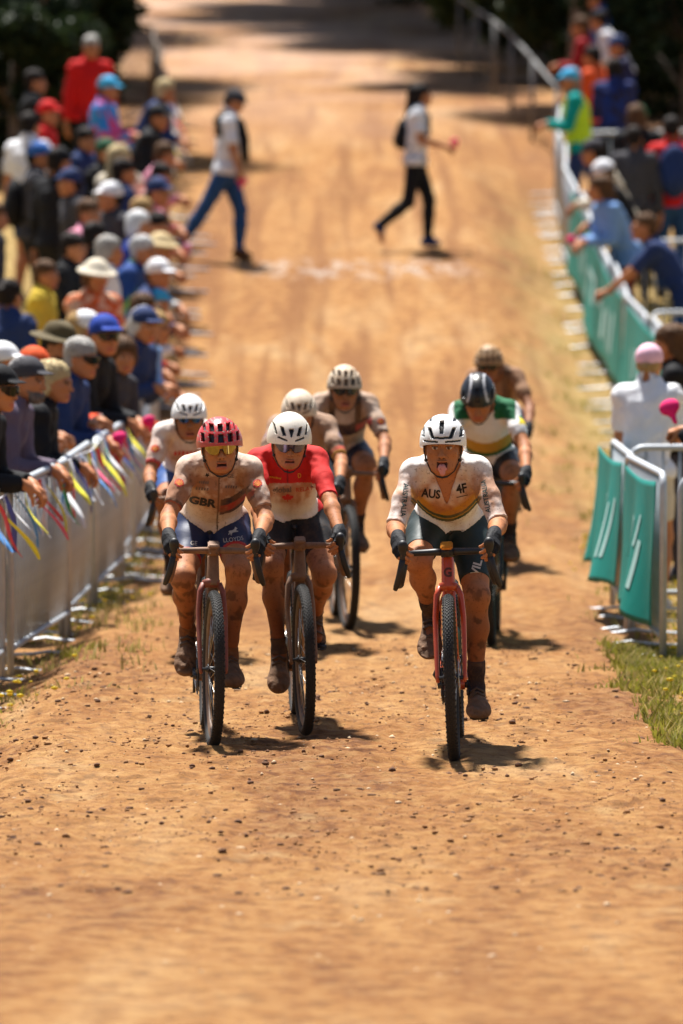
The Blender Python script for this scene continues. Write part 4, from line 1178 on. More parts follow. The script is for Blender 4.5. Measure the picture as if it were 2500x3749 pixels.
ride('white', (-.80, 29.4), dict(label='gravel bike under the white-jersey rider beside the left barriers', yaw=R_(1), roll=0., frame_mat=M_mudframe, fork_mat=M_mudframe, rim_mat=M_rim),
     dict(label='rider in white jersey and plain white helmet with blue glasses beside the left barriers', crank=R_(70), h=.010, scale=.94, sh=(.50, 1.23), head=(.01, -.14, .08), hrot=(R_(4), R_(8), 0), mouth=.006, jersey=jersey_white, shorts=solidcol((.03, .08, .25)), helmet=helmet_fins((.80, .79, .77)), sleeve=.8, glasses=glass_blue, glass_up=.012, tone=.8, jmat=M_jersey_cl))
ride('german', (-.20, 29.8), dict(label='gravel bike mostly hidden behind the rider in red', yaw=R_(1), roll=0., frame_mat=M_mudframe, fork_mat=M_mudframe, rim_mat=M_rim),
     dict(label='rider with cream helmet and black-red-gold sleeve band, half hidden by rider in red', crank=R_(150), h=.010, scale=.95, sh=(.52, 1.24), head=(-.02, -.14, .065), hrot=(0, R_(16), 0), jersey=jersey_de, shorts=solidcol((.02, .018, .02)), helmet=helmet_fins((.66, .55, .42)), sleeve=.88, jmat=M_jersey_mud, hmat=M_helmet_mud, elb=.8))
ride('gbr2', (.035, 31.4), dict(label='dusty gravel bike under the rider with black wrap sunglasses, behind the rider in red', yaw=R_(4), roll=R_(.5), frame_mat=M_mudframe, fork_mat=M_mudframe, rim_mat=M_rim, steer=.06),
     dict(label='rider in mud-stained jersey with dark chest band, cream helmet and black sunglasses', crank=R_(-150), h=.010, scale=.985, shift=.005, sh=(.50, 1.26), head=(-.01, -.145, .085), hrot=(0, R_(8), 0), mouth=.006, jersey=jersey_g2, shorts=solidcol((.016, .016, .03)), helmet=helmet_grid((.66, .54, .40), (.5, .38, .25)), sleeve=.82, jmat=M_jersey_mud, hmat=M_helmet_mud, glasses=glass_black, elb=.8, tone=.85))
ride('green', (.80, 30.3), dict(label='gravel bike half hidden behind the coral bike', yaw=R_(-3), roll=R_(-1), frame_mat=M_mudframe, fork_mat=M_black, rim_mat=M_rimdark),
     dict(label='rider with bowed black and silver helmet, white jersey with green shoulders', crank=R_(200), h=.010, scale=.98, shift=-.03, sh=(.50, 1.265), head=(-.03, -.155, .07), hrot=(0, R_(34), 0), jersey=jersey_green, shorts=solidcol((.014, .014, .016)), helmet=helmet_streaks((.014, .014, .016), (.5, .5, .52)), sleeve=.72, jmat=M_jersey_cl, elb=.75))
ride('brown', (1.02, 36.6), dict(label='mud-covered gravel bike of the rearmost rider', yaw=R_(-3), roll=R_(-1), frame_mat=M_mudframe, fork_mat=M_mudframe, rim_mat=M_rim),
     dict(label='rearmost rider, covered in brown mud from helmet to shoes', crank=R_(120), h=.011, scale=.98, shift=-.02, sh=(.50, 1.26), head=(-.04, -.145, .08), hrot=(R_(-4), R_(8), 0), jersey=jersey_brown, shorts=solidcol((.05, .06, .12)), helmet=helmet_grid((.40, .25, .12), (.25, .14, .07)), sleeve=.7, jmat=M_jersey_mud, smat=M_shorts_mud, hmat=M_helmet_mud, glasses=glass_black, tone=.62, elb=.8))

# ------------------------------------------------------------------ lettering and emblems on the kit
P_ink = plain('print_dark_green', (.012, .05, .045), .8, mud=.25); P_black = plain('print_black', (.02, .016, .016), .8, mud=.2); P_cream = plain('print_cream', (.55, .52, .47), .8, noise=.2)
P_red = plain('print_red', (.50, .02, .015), .8, mud=.15); P_yel = plain('print_yellow', (.75, .38, .02), .8, mud=.15); P_grey = plain('print_grey', (.16, .11, .09), .8, noise=.3); P_dk = plain('print_charcoal', (.10, .03, .02), .7)
def shell(target, center, size, rot=0.):
    n = 9; pts = []
    for i in range(61):
        a = math.pi * (1.12 - 1.24 * i / 60); r = 1 + .05 * math.cos(i / 60 * n * 2 * math.pi); pts.append((r * math.cos(a), r * math.sin(a) * .95))
    pts += [(.55, -.45), (.42, -.72), (-.42, -.72), (-.55, -.45)]
    lay(poly_faces([pts]), 'emblem', target, P_red, center, size, rot)
    ribs = []
    for i in range(7):
        a = math.pi * (.98 - .96 * i / 6); w = .07; r = .82
        ribs.append([(.10 * math.cos(a) - .02, -.42), (r * math.cos(a + w), r * math.sin(a + w) * .93), (r * math.cos(a - w), r * math.sin(a - w) * .93), (.10 * math.cos(a) + .02, -.42)])
    lay(poly_faces(ribs), 'emblem', target, P_yel, center, size, rot, off=.004)
LEAF = [(0, 1), (.13, .72), (.30, .82), (.22, .40), (.42, .62), (.50, .50), (.78, .55), (.68, .30), (.80, .20), (.42, -.12), (.48, -.30), (.06, -.22), (.06, -.65), (-.06, -.65), (-.06, -.22), (-.48, -.30), (-.42, -.12), (-.80, .20), (-.68, .30), (-.78, .55), (-.50, .50), (-.42, .62), (-.22, .40), (-.30, .82), (-.13, .72)]
HORSE = [[(-.9, -.2), (-.6, .1), (-.2, .15), (.2, .35), (.35, .75), (.5, .6), (.75, .45), (.55, .35), (.5, .1), (.8, .1), (.85, -.1), (.75, -.05), (.4, -.1), (.1, -.15), (-.1, -.2), (-.3, -.5), (-.15, -.6), (-.4, -.6), (-.45, -.25), (-.7, -.55), (-.85, -.55), (-.65, -.2), (-.75, -.05)]]

def illegible(n):
    """a row of short strokes: print too small and smeared to read"""
    return poly_faces([[(i * .55 - n * .275 + .04 * (i % 2), -.3), (i * .55 - n * .275 + .36, -.3), (i * .55 - n * .275 + .40, .25 + .1 * (i % 3)), (i * .55 - n * .275 + .06, .30)] for i in range(n)])
r = RIDERS['aus']; j = r['jersey']
lay(text_faces('AUS', .03), 'lettering', j, P_black, (-.066, .3, 1.105), .052, R_(-8), .85)
lay(text_faces('4F', .03), 'lettering', j, P_black, (.066, .3, 1.122), .055, R_(8), .85)
lay(poly_faces([[(-.5, -.03), (.5, -.03), (.5, .03), (-.5, .03)]]), 'lettering', j, P_black, (.067, .3, 1.09), .05, R_(10))
lay(text_faces('AUSTRALIA', .015), 'lettering', j, P_ink, (-.178, .3, 1.09), .030, R_(-97), .9)
lay(text_faces('AUSTRALIA', .015), 'lettering', j, P_ink, (.170, .3, 1.092), .030, R_(97), .9)
lay(text_faces('WIL', .03), 'lettering', r['shorts'], P_cream, (.112, .3, .765), .050, R_(72), 1.0)
lay(text_faces('ERIDE', .01), 'lettering', r['shorts'], P_cream, (-.115, .3, .885), .022, R_(8), 1.0)
fr = [c for c in r['bike'].children if c.name.startswith('frame')][0]
lay(text_faces('G', .04), 'lettering', fr, P_dk, (0, .1, .785), .052, 0, .95)
r = RIDERS['gbr']; j = r['jersey']
lay(text_faces('GBR', .045), 'lettering', j, P_black, (-.040, .3, 1.072), .050, R_(-9), 1.25)
shell(j, (-.150, .3, 1.165), .021, R_(-12)); shell(j, (.205, .3, 1.165), .021, R_(10))
lay(poly_faces([[(-.5, -.3), (-.2, .5), (0, .1), (.3, .6), (.2, 0), (.5, -.2), (.1, -.2), (-.1, -.6), (-.2, -.2)]]), 'emblem', j, P_black, (-.055 + .035, .3, 1.20), .022)
lay(text_faces('GE', .02), 'lettering', j, P_grey, (.085, .3, 1.195), .025, R_(6))
for (x, z, w) in ((-.035, 1.165, 1.2), (-.042, 1.135, 1.6), (.09, 1.145, 1.5)):
    lay(illegible(5), 'lettering', j, P_grey, (x, .3, z), .020, R_(-4), w * .7)
lay(poly_faces(HORSE), 'emblem', r['shorts'], P_cream, (.105, .3, .935), .028)
lay(text_faces('LLOYDS', .0), 'lettering', r['shorts'], P_cream, (.105, .3, .90), .026, R_(8), 1.0)
lay(text_faces('GE', .02), 'lettering', r['shorts'], P_cream, (-.075, .3, .88), .026, R_(-6), 1.0)
r = RIDERS['red']; j = r['jersey']
lay(text_faces('global', .02), 'lettering', j, P_grey, (-.062, .3, 1.118), .040, R_(1), .95)
lay(text_faces('RELAY', .0), 'lettering', j, P_red, (.045, .3, 1.118), .030, R_(3), 1.0)
lay(poly_faces([LEAF]), 'emblem', j, P_red, (-.035, .3, 1.075), .026, 0, 1.4)
lay(illegible(9), 'lettering', j, P_yel, (-.095, .3, 1.178), .012, R_(-10), 1.0)
lay(text_faces('D', .01), 'emblem', j, P_yel, (.02, .3, 1.185), .03, R_(6), .8)
r = RIDERS['white']
lay(illegible(7), 'lettering', r['jersey'], P_red, (0.0, .3, 1.11), .04, 0, 1.0); shell(r['jersey'], (-.18, .3, 1.14), .025)
r = RIDERS['gbr2']; shell(r['jersey'], (.205, .3, 1.16), .022)
# ------------------------------------------------------------------ spectators and the two people crossing the track
def pose_joints(a=0., arms='down', legs='stand', hyaw=0., hpitch=.1):
    J = {}; hz = .93; back = .12 * math.sin(a)
    J['hip'] = V3(0, back, hz); ta = V3(0, -math.sin(a), math.cos(a)); J['ta'] = ta
    J['sc'] = J['hip'] + ta * .49
    for s in (-1, 1):
        J['H', s] = J['hip'] + V3(s * .085, 0, -.02); J['S', s] = J['sc'] + V3(s * .165, 0, -.01)
        ank = {'stand': V3(s * .10, .02, .08)}.get(legs)
        fd = V3(s * .15, -1, 0)
        if legs == 'walkA': ank = V3(s * .07, -.11, .085) if s > 0 else V3(s * .07, .48, .14); fd = V3(0, -1, 0) if s > 0 else V3(0, -.8, -.6)
        if legs == 'walkB': ank = V3(s * .06, -.12, .085) if s > 0 else V3(s * .06, .40, .22); fd = V3(0, -1, .05) if s > 0 else V3(0, -.35, -.95)
        J['A', s] = ank; J['fd', s] = unit(fd)
        J['K', s] = ik(J['H', s], ank, .43, .42, (s * .1, -1, 0))
        w = {'down': V3(s * .26, -.02, .86), 'rail': V3(s * .08, -.42, 1.05), 'front': V3(s * .09, -.34, 1.16), 'phone': V3(s * .07, -.36, 1.36), 'reach': V3(s * .14, -.62, .96)}.get(arms)
        if arms == 'walk': w = V3(s * .24, -.16 if s < 0 else .14, .88)
        if arms == 'bent': w = V3(s * .15, -.30, 1.08)
        fwd = {'down': V3(0, -.1, -1), 'walk': V3(0, -.3, -1), 'rail': V3(-s * .55, -.7, -.45)}.get(arms, V3(-s * .35, -1, -.15))
        J['W', s] = w; J['hf', s] = fwd; J['hn', s] = V3(s, -.1, .1) if arms in ('down', 'walk') else V3(s * .4, 0, 1)
        J['E', s] = ik(J['S', s], w, .285, .25, (s * .5, .8, -.5))
    J['curl'] = {'down': (.25, .4, .3), 'rail': (.5, .7, .5), 'walk': (.6, .9, .6)}.get(arms, (.9, 1.2, .8))
    J['head'] = J['sc'] + unit(ta + V3(0, 0, .8)) * .195 + V3(0, -.035, 0); J['R'] = rotm(hyaw, hpitch, 0)
    return J

def person_meshes(J, sleeve=.97, leg='long', hh=.014, slim=1.):
    sh = Shape(); hip, sc, ta = J['hip'], J['sc'], J['ta']
    nrm = V3(0, -ta[2], ta[1]); R = np.stack([V3(1, 0, 0), nrm, ta], 1)
    sh.ell(hip, (.155 * slim, .115, .12), R, .05); sh.ell(hip + ta * .17, (.145 * slim, .105, .15), R, .06)
    sh.ell(hip + ta * .35, (.162 * slim, .112, .17), R, .06); sh.ell(hip + ta * .44 - nrm * .02, (.14 * slim, .07, .07), R, .05)
    hc, hR = J['head'], J['R']; nk0 = sc + ta * .02; nk1 = hc + hR @ V3(0, .03, -.07)
    sh.cone(nk0, nk1, .056, .05, .04)
    for s in (-1, 1):
        S_, E_, W_, H_, K_, A_ = (J[k, s] for k in ('S', 'E', 'W', 'H', 'K', 'A'))
        sh.cone(sc + V3(s * .05, 0, .02), S_, .05, .05, .05)
        sh.cone(S_, E_, .053 * slim, .042 * slim, .03); sh.cone(E_, W_, .041 * slim, .028, .02)
        sh.cone(H_, K_, .088 * slim, .058 * slim, .04); sh.cone(K_, K_ + (A_ - K_) * .35, .056 * slim, .055 * slim, .03); sh.cone(K_ + (A_ - K_) * .35, A_, .055 * slim, .036, .03)
        sh.cone(A_, A_ + J['fd', s] * .12 + V3(0, 0, -.04), .035, .03, .03)
    F, ax, lo = sh.grid(hh, pad=.05)
    parts = []; v, q = solid(F, lo, hh); parts.append((v, q, SKIN))
    hd = Shape(); hd.cone(nk0, nk1, .057, .051, .03); add_head(hd, hc, hR)
    Fh, axh, loh = hd.grid(.009, hc - .19, hc + .17); v, q = solid(Fh, loh, .009); parts.append((v, q, head_colors(v, hc, hR, SKIN)))
    for s in (-1, 1):
        sk, gl = hand_shape(J['W', s], J['hf', s], J['hn', s], s, J.get('curl', (.25, .4, .3)), 1.1)
        Fg, axg, log_ = sk.grid(.0065); v, q = solid(Fg, log_, .0065); parts.append((v, q, SKIN))
    v, q, c = merge(parts); out = {'body': new_mesh('person', v, q, col=c)}
    # top
    rg = np.maximum(np.maximum(caps(ax, hip, sc, .24), half(ax, hip - ta * .06, -ta)), -np.maximum(caps(ax, nk0, nk1, .062), -half(ax, nk0 + ta * .02, unit(nk1 - nk0))))
    rg = np.maximum(rg, -caps(ax, hc, hc + V3(0, 0, .02), .11))
    for s in (-1, 1):
        S_, E_, W_ = J['S', s], J['E', s], J['W', s]
        rg = np.maximum(rg, -caps(ax, E_ + (W_ - E_) * .15, W_, .065)); 
        if sleeve < .5:
            d = unit(E_ - S_); e = S_ + (E_ - S_) * sleeve * 2
            rg = np.maximum(rg, -np.maximum(caps(ax, e, E_, .07), -half(ax, e, d))); rg = np.minimum(rg, np.maximum(caps(ax, S_, E_, .085), half(ax, e, d)))
        else:
            d = unit(W_ - E_); e = E_ + (W_ - E_) * (sleeve * 2 - 1)
            rg = np.minimum(rg, caps(ax, S_, E_, .085)); rg = np.minimum(rg, np.maximum(caps(ax, E_, W_, .07), half(ax, e, d)))
    v, q = solid(np.maximum(F - .019, rg), lo, hh)
    fo = vnoise(v[:, 0] + v[:, 2] * .5, v[:, 2] - v[:, 0] * .3, 51, .07) * .022 + vnoise(v[:, 0] * 1.5, v[:, 2] + v[:, 1], 52, .035) * .010
    dv = v - (hip + np.clip(((v - hip) @ ta), 0, .5)[:, None] * ta); dv /= np.linalg.norm(dv, axis=1)[:, None] + 1e-6
    out['top'] = new_mesh('shirt', v + dv * fo[:, None], q)
    rs = np.maximum(caps(ax, hip, hip - ta * .05, .20), half(ax, hip + ta * .08, ta))
    for s in (-1, 1):
        H_, K_, A_ = J['H', s], J['K', s], J['A', s]
        rs = np.minimum(rs, caps(ax, H_, K_, .12) if leg == 'long' else np.maximum(caps(ax, H_, K_, .12), half(ax, H_ + (K_ - H_) * .75, K_ - H_)))
        if leg == 'long': d = unit(A_ - K_); rs = np.minimum(rs, np.maximum(caps(ax, K_, A_, .09), half(ax, A_ - d * .01, d)))
    for s in (-1, 1): rs = np.maximum(rs, -caps(ax, J['E', s], J['W', s] + J['hf', s] * .06, .06))
    v, q = solid(np.maximum(F - (.012 if slim > .88 else .006), rs), lo, hh)
    fo = vnoise(v[:, 0] * 2, v[:, 2] + v[:, 1] * .5, 53, .06) * (.016 if slim > .88 else .004); v = v.copy(); v[:, 1] += fo; v[:, 0] += fo * .5
    out['legs'] = new_mesh('trousers', v, q)
    out['shoes'] = []
    for s in (-1, 1):
        A_, fd = J['A', s], J['fd', s]; ft = Shape(); dn = unit(V3(0, fd[2], -abs(fd[1]) - 1e-6)) if abs(fd[2]) > .3 else V3(0, 0, -1)
        ft.cone(A_ + dn * .03 - fd * .035, A_ + dn * .045 + fd * .11, .042, .038, .02); ft.cone(A_ - dn * .01, A_ + dn * .03 + fd * .05, .045, .04, .03)
        Ff, axf, lof = ft.grid(.012); Ff = np.maximum(Ff, half(axf, A_ + dn * .078, dn)); v, q = solid(Ff, lof, .012); out['shoes'].append(new_mesh('shoe', v, q))
    out['hc'], out['R'] = hc, hR
    return out

def head_wear():
    out = {}
    def cut(sh, planes, h=.008, name='hair'):
        F, ax, lo = sh.grid(h, pad=.03)
        for p, n in planes: F = np.maximum(F, half(ax, V3(*p), V3(*n)))
        v, q = solid(F, lo, h)
        if name in ('hair', 'beard'): v = v + RNG.normal(size=v.shape) * .0028
        return new_mesh(name, v, q)
    base = lambda: Shape().ell((0, .024, .047), (.084, .102, .086), k=.02)
    face = [((0, -.055, .02), (0, -1, -.75))]
    out['short'] = cut(base().ell((0, .06, -.02), (.072, .055, .06), k=.03), face)
    out['bob'] = cut(base().ell((.055, .03, -.02), (.036, .06, .085), k=.03).ell((-.055, .03, -.02), (.036, .06, .085), k=.03).ell((0, .06, -.02), (.085, .06, .085), k=.03), face)
    out['curly'] = cut(Shape().ell((0, .024, .05), (.098, .112, .10), k=.02).ell((.06, .02, -.01), (.045, .06, .07), k=.03).ell((-.06, .02, -.01), (.045, .06, .07), k=.03), [((0, -.062, .02), (0, -1, -.6))])
    out['long'] = cut(base().cone((0, .075, .03), (0, .115, -.30), .085, .06, .04).cone((.06, .03, 0), (.085, .03, -.24), .035, .03, .03).cone((-.06, .03, 0), (-.085, .03, -.24), .035, .03, .03), face)
    out['bun'] = cut(base().ell((0, .06, -.02), (.07, .05, .055), k=.03).ell((0, .11, .03), (.038, .034, .038), k=.012), face)
    out['nape'] = cut(Shape().ell((0, .045, -.01), (.078, .065, .06), k=.02).ell((0, .105, -.035), (.032, .03, .034), k=.012), face)
    out['tail'] = cut(base().ell((0, .06, -.02), (.07, .05, .055), k=.03).cone((0, .11, .02), (0, .14, -.14), .03, .022, .02), face)
    out['cap'] = cut(Shape().ell((0, .015, .038), (.092, .112, .098), k=.01).ell((0, -.125, .048), (.078, .078, .011), R=rotm(0, .18, 0), k=.012), [((0, 0, .016), (0, -.28, -1))], name='cap')
    out['beanie'] = cut(Shape().ell((0, .018, .045), (.092, .112, .098), k=.01), [((0, 0, .02), (0, .2, -1))], name='hat')
    out['bucket'] = cut(Shape().ell((0, .012, .05), (.094, .112, .092), k=.02).ell((0, .005, .035), (.150, .168, .026), k=.05), [((0, 0, .018), (0, 0, -1))], name='sun_hat')
    out['felt'] = cut(Shape().ell((0, .012, .075), (.092, .108, .095), k=.02).ell((0, .005, .052), (.185, .195, .017), k=.025).ell((0, .01, .18), (.02, .08, .03), k=.04, op='-'), [((0, 0, .03), (0, 0, -1))], name='felt_hat')
    out['beard'] = cut(Shape().ell((0, -.058, -.085), (.052, .046, .04), k=.02).cone((.055, -.01, -.03), (.03, -.07, -.085), .018, .024, .02).cone((-.055, -.01, -.03), (-.03, -.07, -.085), .018, .024, .02), [((0, 0, -.048), (0, 0, 1))], name='beard')
    return out
HW = head_wear()
def colour(name, c, rough=.8, noise=.12, bump=.4, bscale=14): return cached(('m', name), lambda: plain(name, c, rough, noise=noise, scale=7, bump=bump, bscale=bscale, spec=.2))
def two_tone(name, a, b, scale=9, thr=.5, sharp=.04):
    m = plain(name, a, .8, spec=.2); n, l = m.node_tree.nodes, m.node_tree.links; p = n['Principled BSDF']
    tc = n.new('ShaderNodeTexCoord'); z = n.new('ShaderNodeTexNoise'); z.inputs['Scale'].default_value = scale; z.inputs['Detail'].default_value = 2; l.new(tc.outputs['Object'], z.inputs['Vector'])
    r = n.new('ShaderNodeMapRange'); r.inputs['From Min'].default_value = thr - sharp; r.inputs['From Max'].default_value = thr + sharp; l.new(z.outputs['Fac'], r.inputs['Value'])
    x = n.new('ShaderNodeMix'); x.data_type = 'RGBA'; x.inputs['A'].default_value = (*a, 1); x.inputs['B'].default_value = (*b, 1); l.new(r.outputs['Result'], x.inputs['Factor']); l.new(x.outputs['Result'], p.inputs['Base Color']); return m
K = {'black': (.010, .010, .012), 'char': (.05, .048, .056), 'navy': (.02, .038, .12), 'royal': (.015, .05, .32), 'sky': (.06, .42, .72), 'blue': (.03, .12, .40), 'denim': (.022, .07, .19), 'ltdenim': (.18, .33, .62),
     'white': (.78, .78, .80), 'cream': (.62, .55, .43), 'grey': (.28, .27, .27), 'ltgrey': (.55, .54, .53), 'red': (.62, .012, .012), 'orange': (.70, .09, .02), 'pink': (.70, .28, .38), 'hot': (.80, .02, .16), 'ltpink': (.80, .48, .58),
     'purple': (.12, .09, .13), 'green': (.03, .10, .05), 'emerald': (.0, .25, .13), 'teal': (.0, .30, .27), 'hivis': (.50, .75, .03), 'brown': (.11, .055, .025), 'blond': (.45, .28, .11), 'straw': (.55, .42, .22), 'silver': (.40, .38, .35), 'dark': (.018, .012, .010), 'olive': (.10, .075, .035), 'stubble': (.16, .13, .11), 'maroon': (.12, .008, .015), 'dred': (.30, .01, .015)}
def kc(n): return colour('cloth_' + n, K[n])
M_floral = two_tone('floral_shirt_cloth', (.55, .13, .04), (.70, .45, .30), 14); M_jers_ow = two_tone('orange_white_cloth', (.70, .07, .015), (.75, .72, .68), 5); M_check = two_tone('blue_check_cloth', (.012, .03, .16), (.02, .015, .03), 16)
M_skins = {t: colmat('skin_tone_' + n, .55, 0, bump=0, sss=.05) for t, n in ((1., 'fair'),)}

POSES = {}
def pose(name, sleeve=.97, leg='long', slim=1., **kw): POSES[name] = person_meshes(pose_joints(**kw), sleeve, leg, slim=slim)
pose('lean', a=.50, arms='rail', hyaw=-.25, hpitch=.15); pose('lean_head', a=.42, arms='rail', hyaw=-.75, hpitch=.1)
pose('lean_one', a=.38, arms='front', hyaw=-.4, hpitch=.2); pose('stand', a=.05, arms='down', hyaw=-.2); pose('tee', sleeve=.42, leg='short', a=.04, arms='down'); pose('front', a=.12, arms='front', hpitch=.2); pose('tee_front', sleeve=.42, leg='short', a=.10, arms='front', hpitch=.15)
pose('phone', a=.08, arms='phone', hpitch=.05); pose('reach', sleeve=.42, a=.62, arms='reach', hpitch=-.05, hyaw=.3)
pose('walk_man', sleeve=.42, a=.10, arms='walk', legs='walkA', hpitch=.55, slim=1.06); pose('walk_woman', sleeve=.36, a=.06, arms='bent', legs='walkB', hpitch=.05, slim=.96)

def person(label, x, y, rz, ps, scale, top, legs, shoes='char', hair=None, hat=None, beard=None, group=None, cat='person', tone=1.):
    pm = POSES[ps]
    b = link('person', pm['body'], M_skins[1.], None, (x, y, gz(x, y)), (0, 0, math.radians(rz)), label, cat, group); b.scale = (scale,) * 3
    tm = top if not isinstance(top, str) else kc(top)
    link('shirt', pm['top'], tm, b); link('trousers', pm['legs'], kc(legs), b)
    for m in pm['shoes']: link('shoe', m, kc(shoes), b)
    E = Matrix(pm['R'].tolist()).to_euler()
    for kind, spec in (('hair', hair), ('hat', hat), ('beard', beard)):
        if spec:
            shp, colr = spec; nm = {'cap': 'cap', 'beanie': 'hat', 'bucket': 'sun_hat', 'felt': 'felt_hat', 'beard': 'beard'}.get(shp, 'hair')
            link(nm, HW[shp], colour('hair_' + colr, K[colr], .7, .3, .5, 40) if nm in ('hair', 'beard') else kc(colr), b, pm['hc'], E)
    return b
def in_person(b, p):
    """a point in a person's own frame, in world coordinates"""
    return Matrix.LocRotScale(b.location, b.rotation_euler, b.scale) @ Vector(p)
G1 = 'spectators behind the left barriers'; G2 = 'spectators behind the right barriers'
PE = {}
def L(key, *a, **k): k.setdefault('group', G1); PE[key] = person(*a, **k)
# left side, near to far
L('L1', 'man in black cap and dark sunglasses leaning on the nearest left barrier', -2.02, 29.4, 78, 'lean', .98, 'black', 'char', hair=('short', 'dark'), hat=('cap', 'black'))
L('L2', 'bearded man in dark cap and grey-purple hoodie leaning on the left barrier', -1.96, 31.0, 80, 'lean', .98, 'purple', 'denim', hair=('short', 'grey'), hat=('cap', 'char'), beard=('beard', 'stubble'))
L('L3', 'person with long white hair bending low between the two men in dark caps', -2.12, 30.3, 100, 'lean', .87, 'char', 'char', hair=('long', 'silver'))
L('L4', 'woman with long straw-blond hair and black top leaning over the barrier', -1.86, 32.1, 85, 'lean', .95, 'black', 'denim', hair=('long', 'straw'))
L('L5', 'person in an orange cap behind the blond woman', -2.0, 33.6, 70, 'lean_one', .96, 'char', 'char', hair=('short', 'brown'), hat=('cap', 'orange'))
L('L6', 'grey-haired man in navy jacket resting his forearms on the barrier', -1.82, 34.4, 75, 'lean', 1.0, 'navy', 'denim', hair=('short', 'silver'))
L('L7', 'bearded man in brown felt hat and orange and white jersey', -1.80, 34.8, 55, 'front', 1.0, M_jers_ow, 'char', hair=('short', 'dark'), hat=('felt', 'olive'), beard=('beard', 'dark'))
L('L8', 'man in royal blue cap and black jacket leaning over the barrier', -1.72, 36.0, 70, 'lean_head', 1.05, 'black', 'char', hair=('short', 'dark'), hat=('cap', 'royal'))
L('L9', 'child with curly brown hair and dark jacket at the barrier', -1.60, 37.0, 60, 'lean_head', .93, 'char', 'char', hair=('curly', 'brown'))
L('L10', 'white-haired person with navy cap peering along the barrier', -1.53, 38.8, 65, 'lean_one', 1.0, 'navy', 'char', hair=('bob', 'ltgrey'), hat=('cap', 'navy'))
L('L11', 'woman in white sun hat with long light-brown hair', -1.80, 39.0, 85, 'stand', .98, 'cream', 'denim', hair=('long', 'blond'), hat=('beanie', 'white'))
L('L12', 'person in navy T-shirt and black shorts with dark bun, back turned, far left', -2.46, 41.8, 150, 'tee', 1.0, 'navy', 'black', hair=('bun', 'dark'))
L('L13', 'person in white visor cap cut by the left picture edge', -1.98, 32.4, 80, 'stand', .97, 'navy', 'char', hair=('short', 'brown'), hat=('cap', 'white'))
L('L14', 'woman in orange floral shirt and pale green bucket hat', -1.91, 43.3, 35, 'front', 1.0, M_floral, 'denim', hair=('bob', 'brown'), hat=('bucket', 'cream'))
L('L15', 'person with white-grey bob wearing a pale top', -1.89, 45.1, 95, 'stand', 1.0, 'white', 'char', hair=('bob', 'silver'))
L('L16', 'grey-haired person in blue jacket with lime panel', -1.85, 45.8, 80, 'lean', 1.0, two_tone('blue_lime_cloth', (.015, .05, .2), (.25, .5, .03), 3, .58), 'char', hair=('bun', 'ltgrey'))
L('L17', 'person with big white bob and royal blue jacket', -1.72, 47.0, 80, 'stand', 1.0, 'royal', 'char', hair=('bob', 'white'))
L('L18', 'red-faced person in white cap craning over the barrier', -1.61, 44.0, 75, 'lean_one', .98, 'navy', 'char', hair=('short', 'brown'), hat=('cap', 'white'))
L('L19', 'child in light blue cap leaning on the barrier', -1.59, 43.9, 90, 'lean_one', .85, 'white', 'denim', hair=('short', 'brown'), hat=('cap', 'sky'))
L('L20', 'brown-haired person bending to the barrier behind the blue-capped child', -1.71, 42.3, 80, 'lean', .95, 'brown', 'char', hair=('bob', 'brown'))
L('L21', 'brown-haired man in pink shirt in the second row', -2.16, 47.8, 60, 'stand', 1.0, 'pink', 'char', hair=('short', 'brown'))
L('L22', 'person in white cap with the peak turned left', -1.93, 48.7, -60, 'stand', 1.02, 'char', 'char', hair=('short', 'dark'), hat=('cap', 'white'))
L('L23', 'person in navy hat and dusty pink jacket reaching over the barrier', -1.85, 49.6, 75, 'lean', 1.02, 'pink', 'black', hair=('short', 'dark'), hat=('cap', 'navy'))
L('L24', 'sandy-haired person in black top beside the navy hat', -1.73, 48.2, 80, 'stand', .98, 'black', 'char', hair=('bob', 'blond'))
L('L25', 'tall man in black coat, back turned, standing behind the crowd', -2.55, 50.8, 140, 'stand', 1.05, 'black', 'black', hair=('short', 'dark'), hat=('cap', 'black'))
L('L26', 'man in blue cap and dark jacket carrying a black rucksack', -2.78, 51.4, 95, 'stand', 1.03, 'char', 'black', hair=('short', 'dark'), hat=('cap', 'blue'))
L('L27', 'black-haired man in white T-shirt, back turned', -2.94, 53.4, 150, 'tee', 1.02, 'white', 'navy', hair=('short', 'dark'))
L('L28', 'person in red cap and red jacket', -2.85, 54.4, 80, 'stand', 1.0, 'red', 'black', hair=('short', 'dark'), hat=('cap', 'red'))
L('L29', 'dark-haired man in navy jacket beside the streamers', -2.40, 52.7, 60, 'stand', 1.0, 'navy', 'char', hair=('short', 'dark'))
L('L30', 'person in dark green cap and black jacket', -2.19, 52.0, 60, 'stand', 1.0, 'black', 'char', hair=('short', 'dark'), hat=('cap', 'green'))
L('L31', 'woman with long pale blond hair, seen from behind', -2.02, 51.6, 150, 'stand', 1.0, 'cream', 'denim', hair=('long', 'straw'))
L('L32', 'dark-haired person in dark blue coat near the barrier', -1.98, 50.7, 110, 'stand', 1.0, 'navy', 'char', hair=('short', 'dark'))
L('L33', 'brown-haired child at the barrier below the streamers', -1.82, 52.6, 80, 'lean_one', .95, 'pink', 'denim', hair=('bob', 'brown'))
L('L34', 'person in light blue cap, bright blue and pink top', -2.38, 56.2, 75, 'front', 1.0, two_tone('blue_pink_cloth', (.04, .25, .65), (.75, .03, .12), 3, .52), 'navy', hair=('short', 'brown'), hat=('cap', 'sky'))
L('L35', 'man in red jacket with blue sleeves standing against the dark trees', -2.65, 60.0, 20, 'stand', 1.03, 'red', 'black', hair=('short', 'silver'))
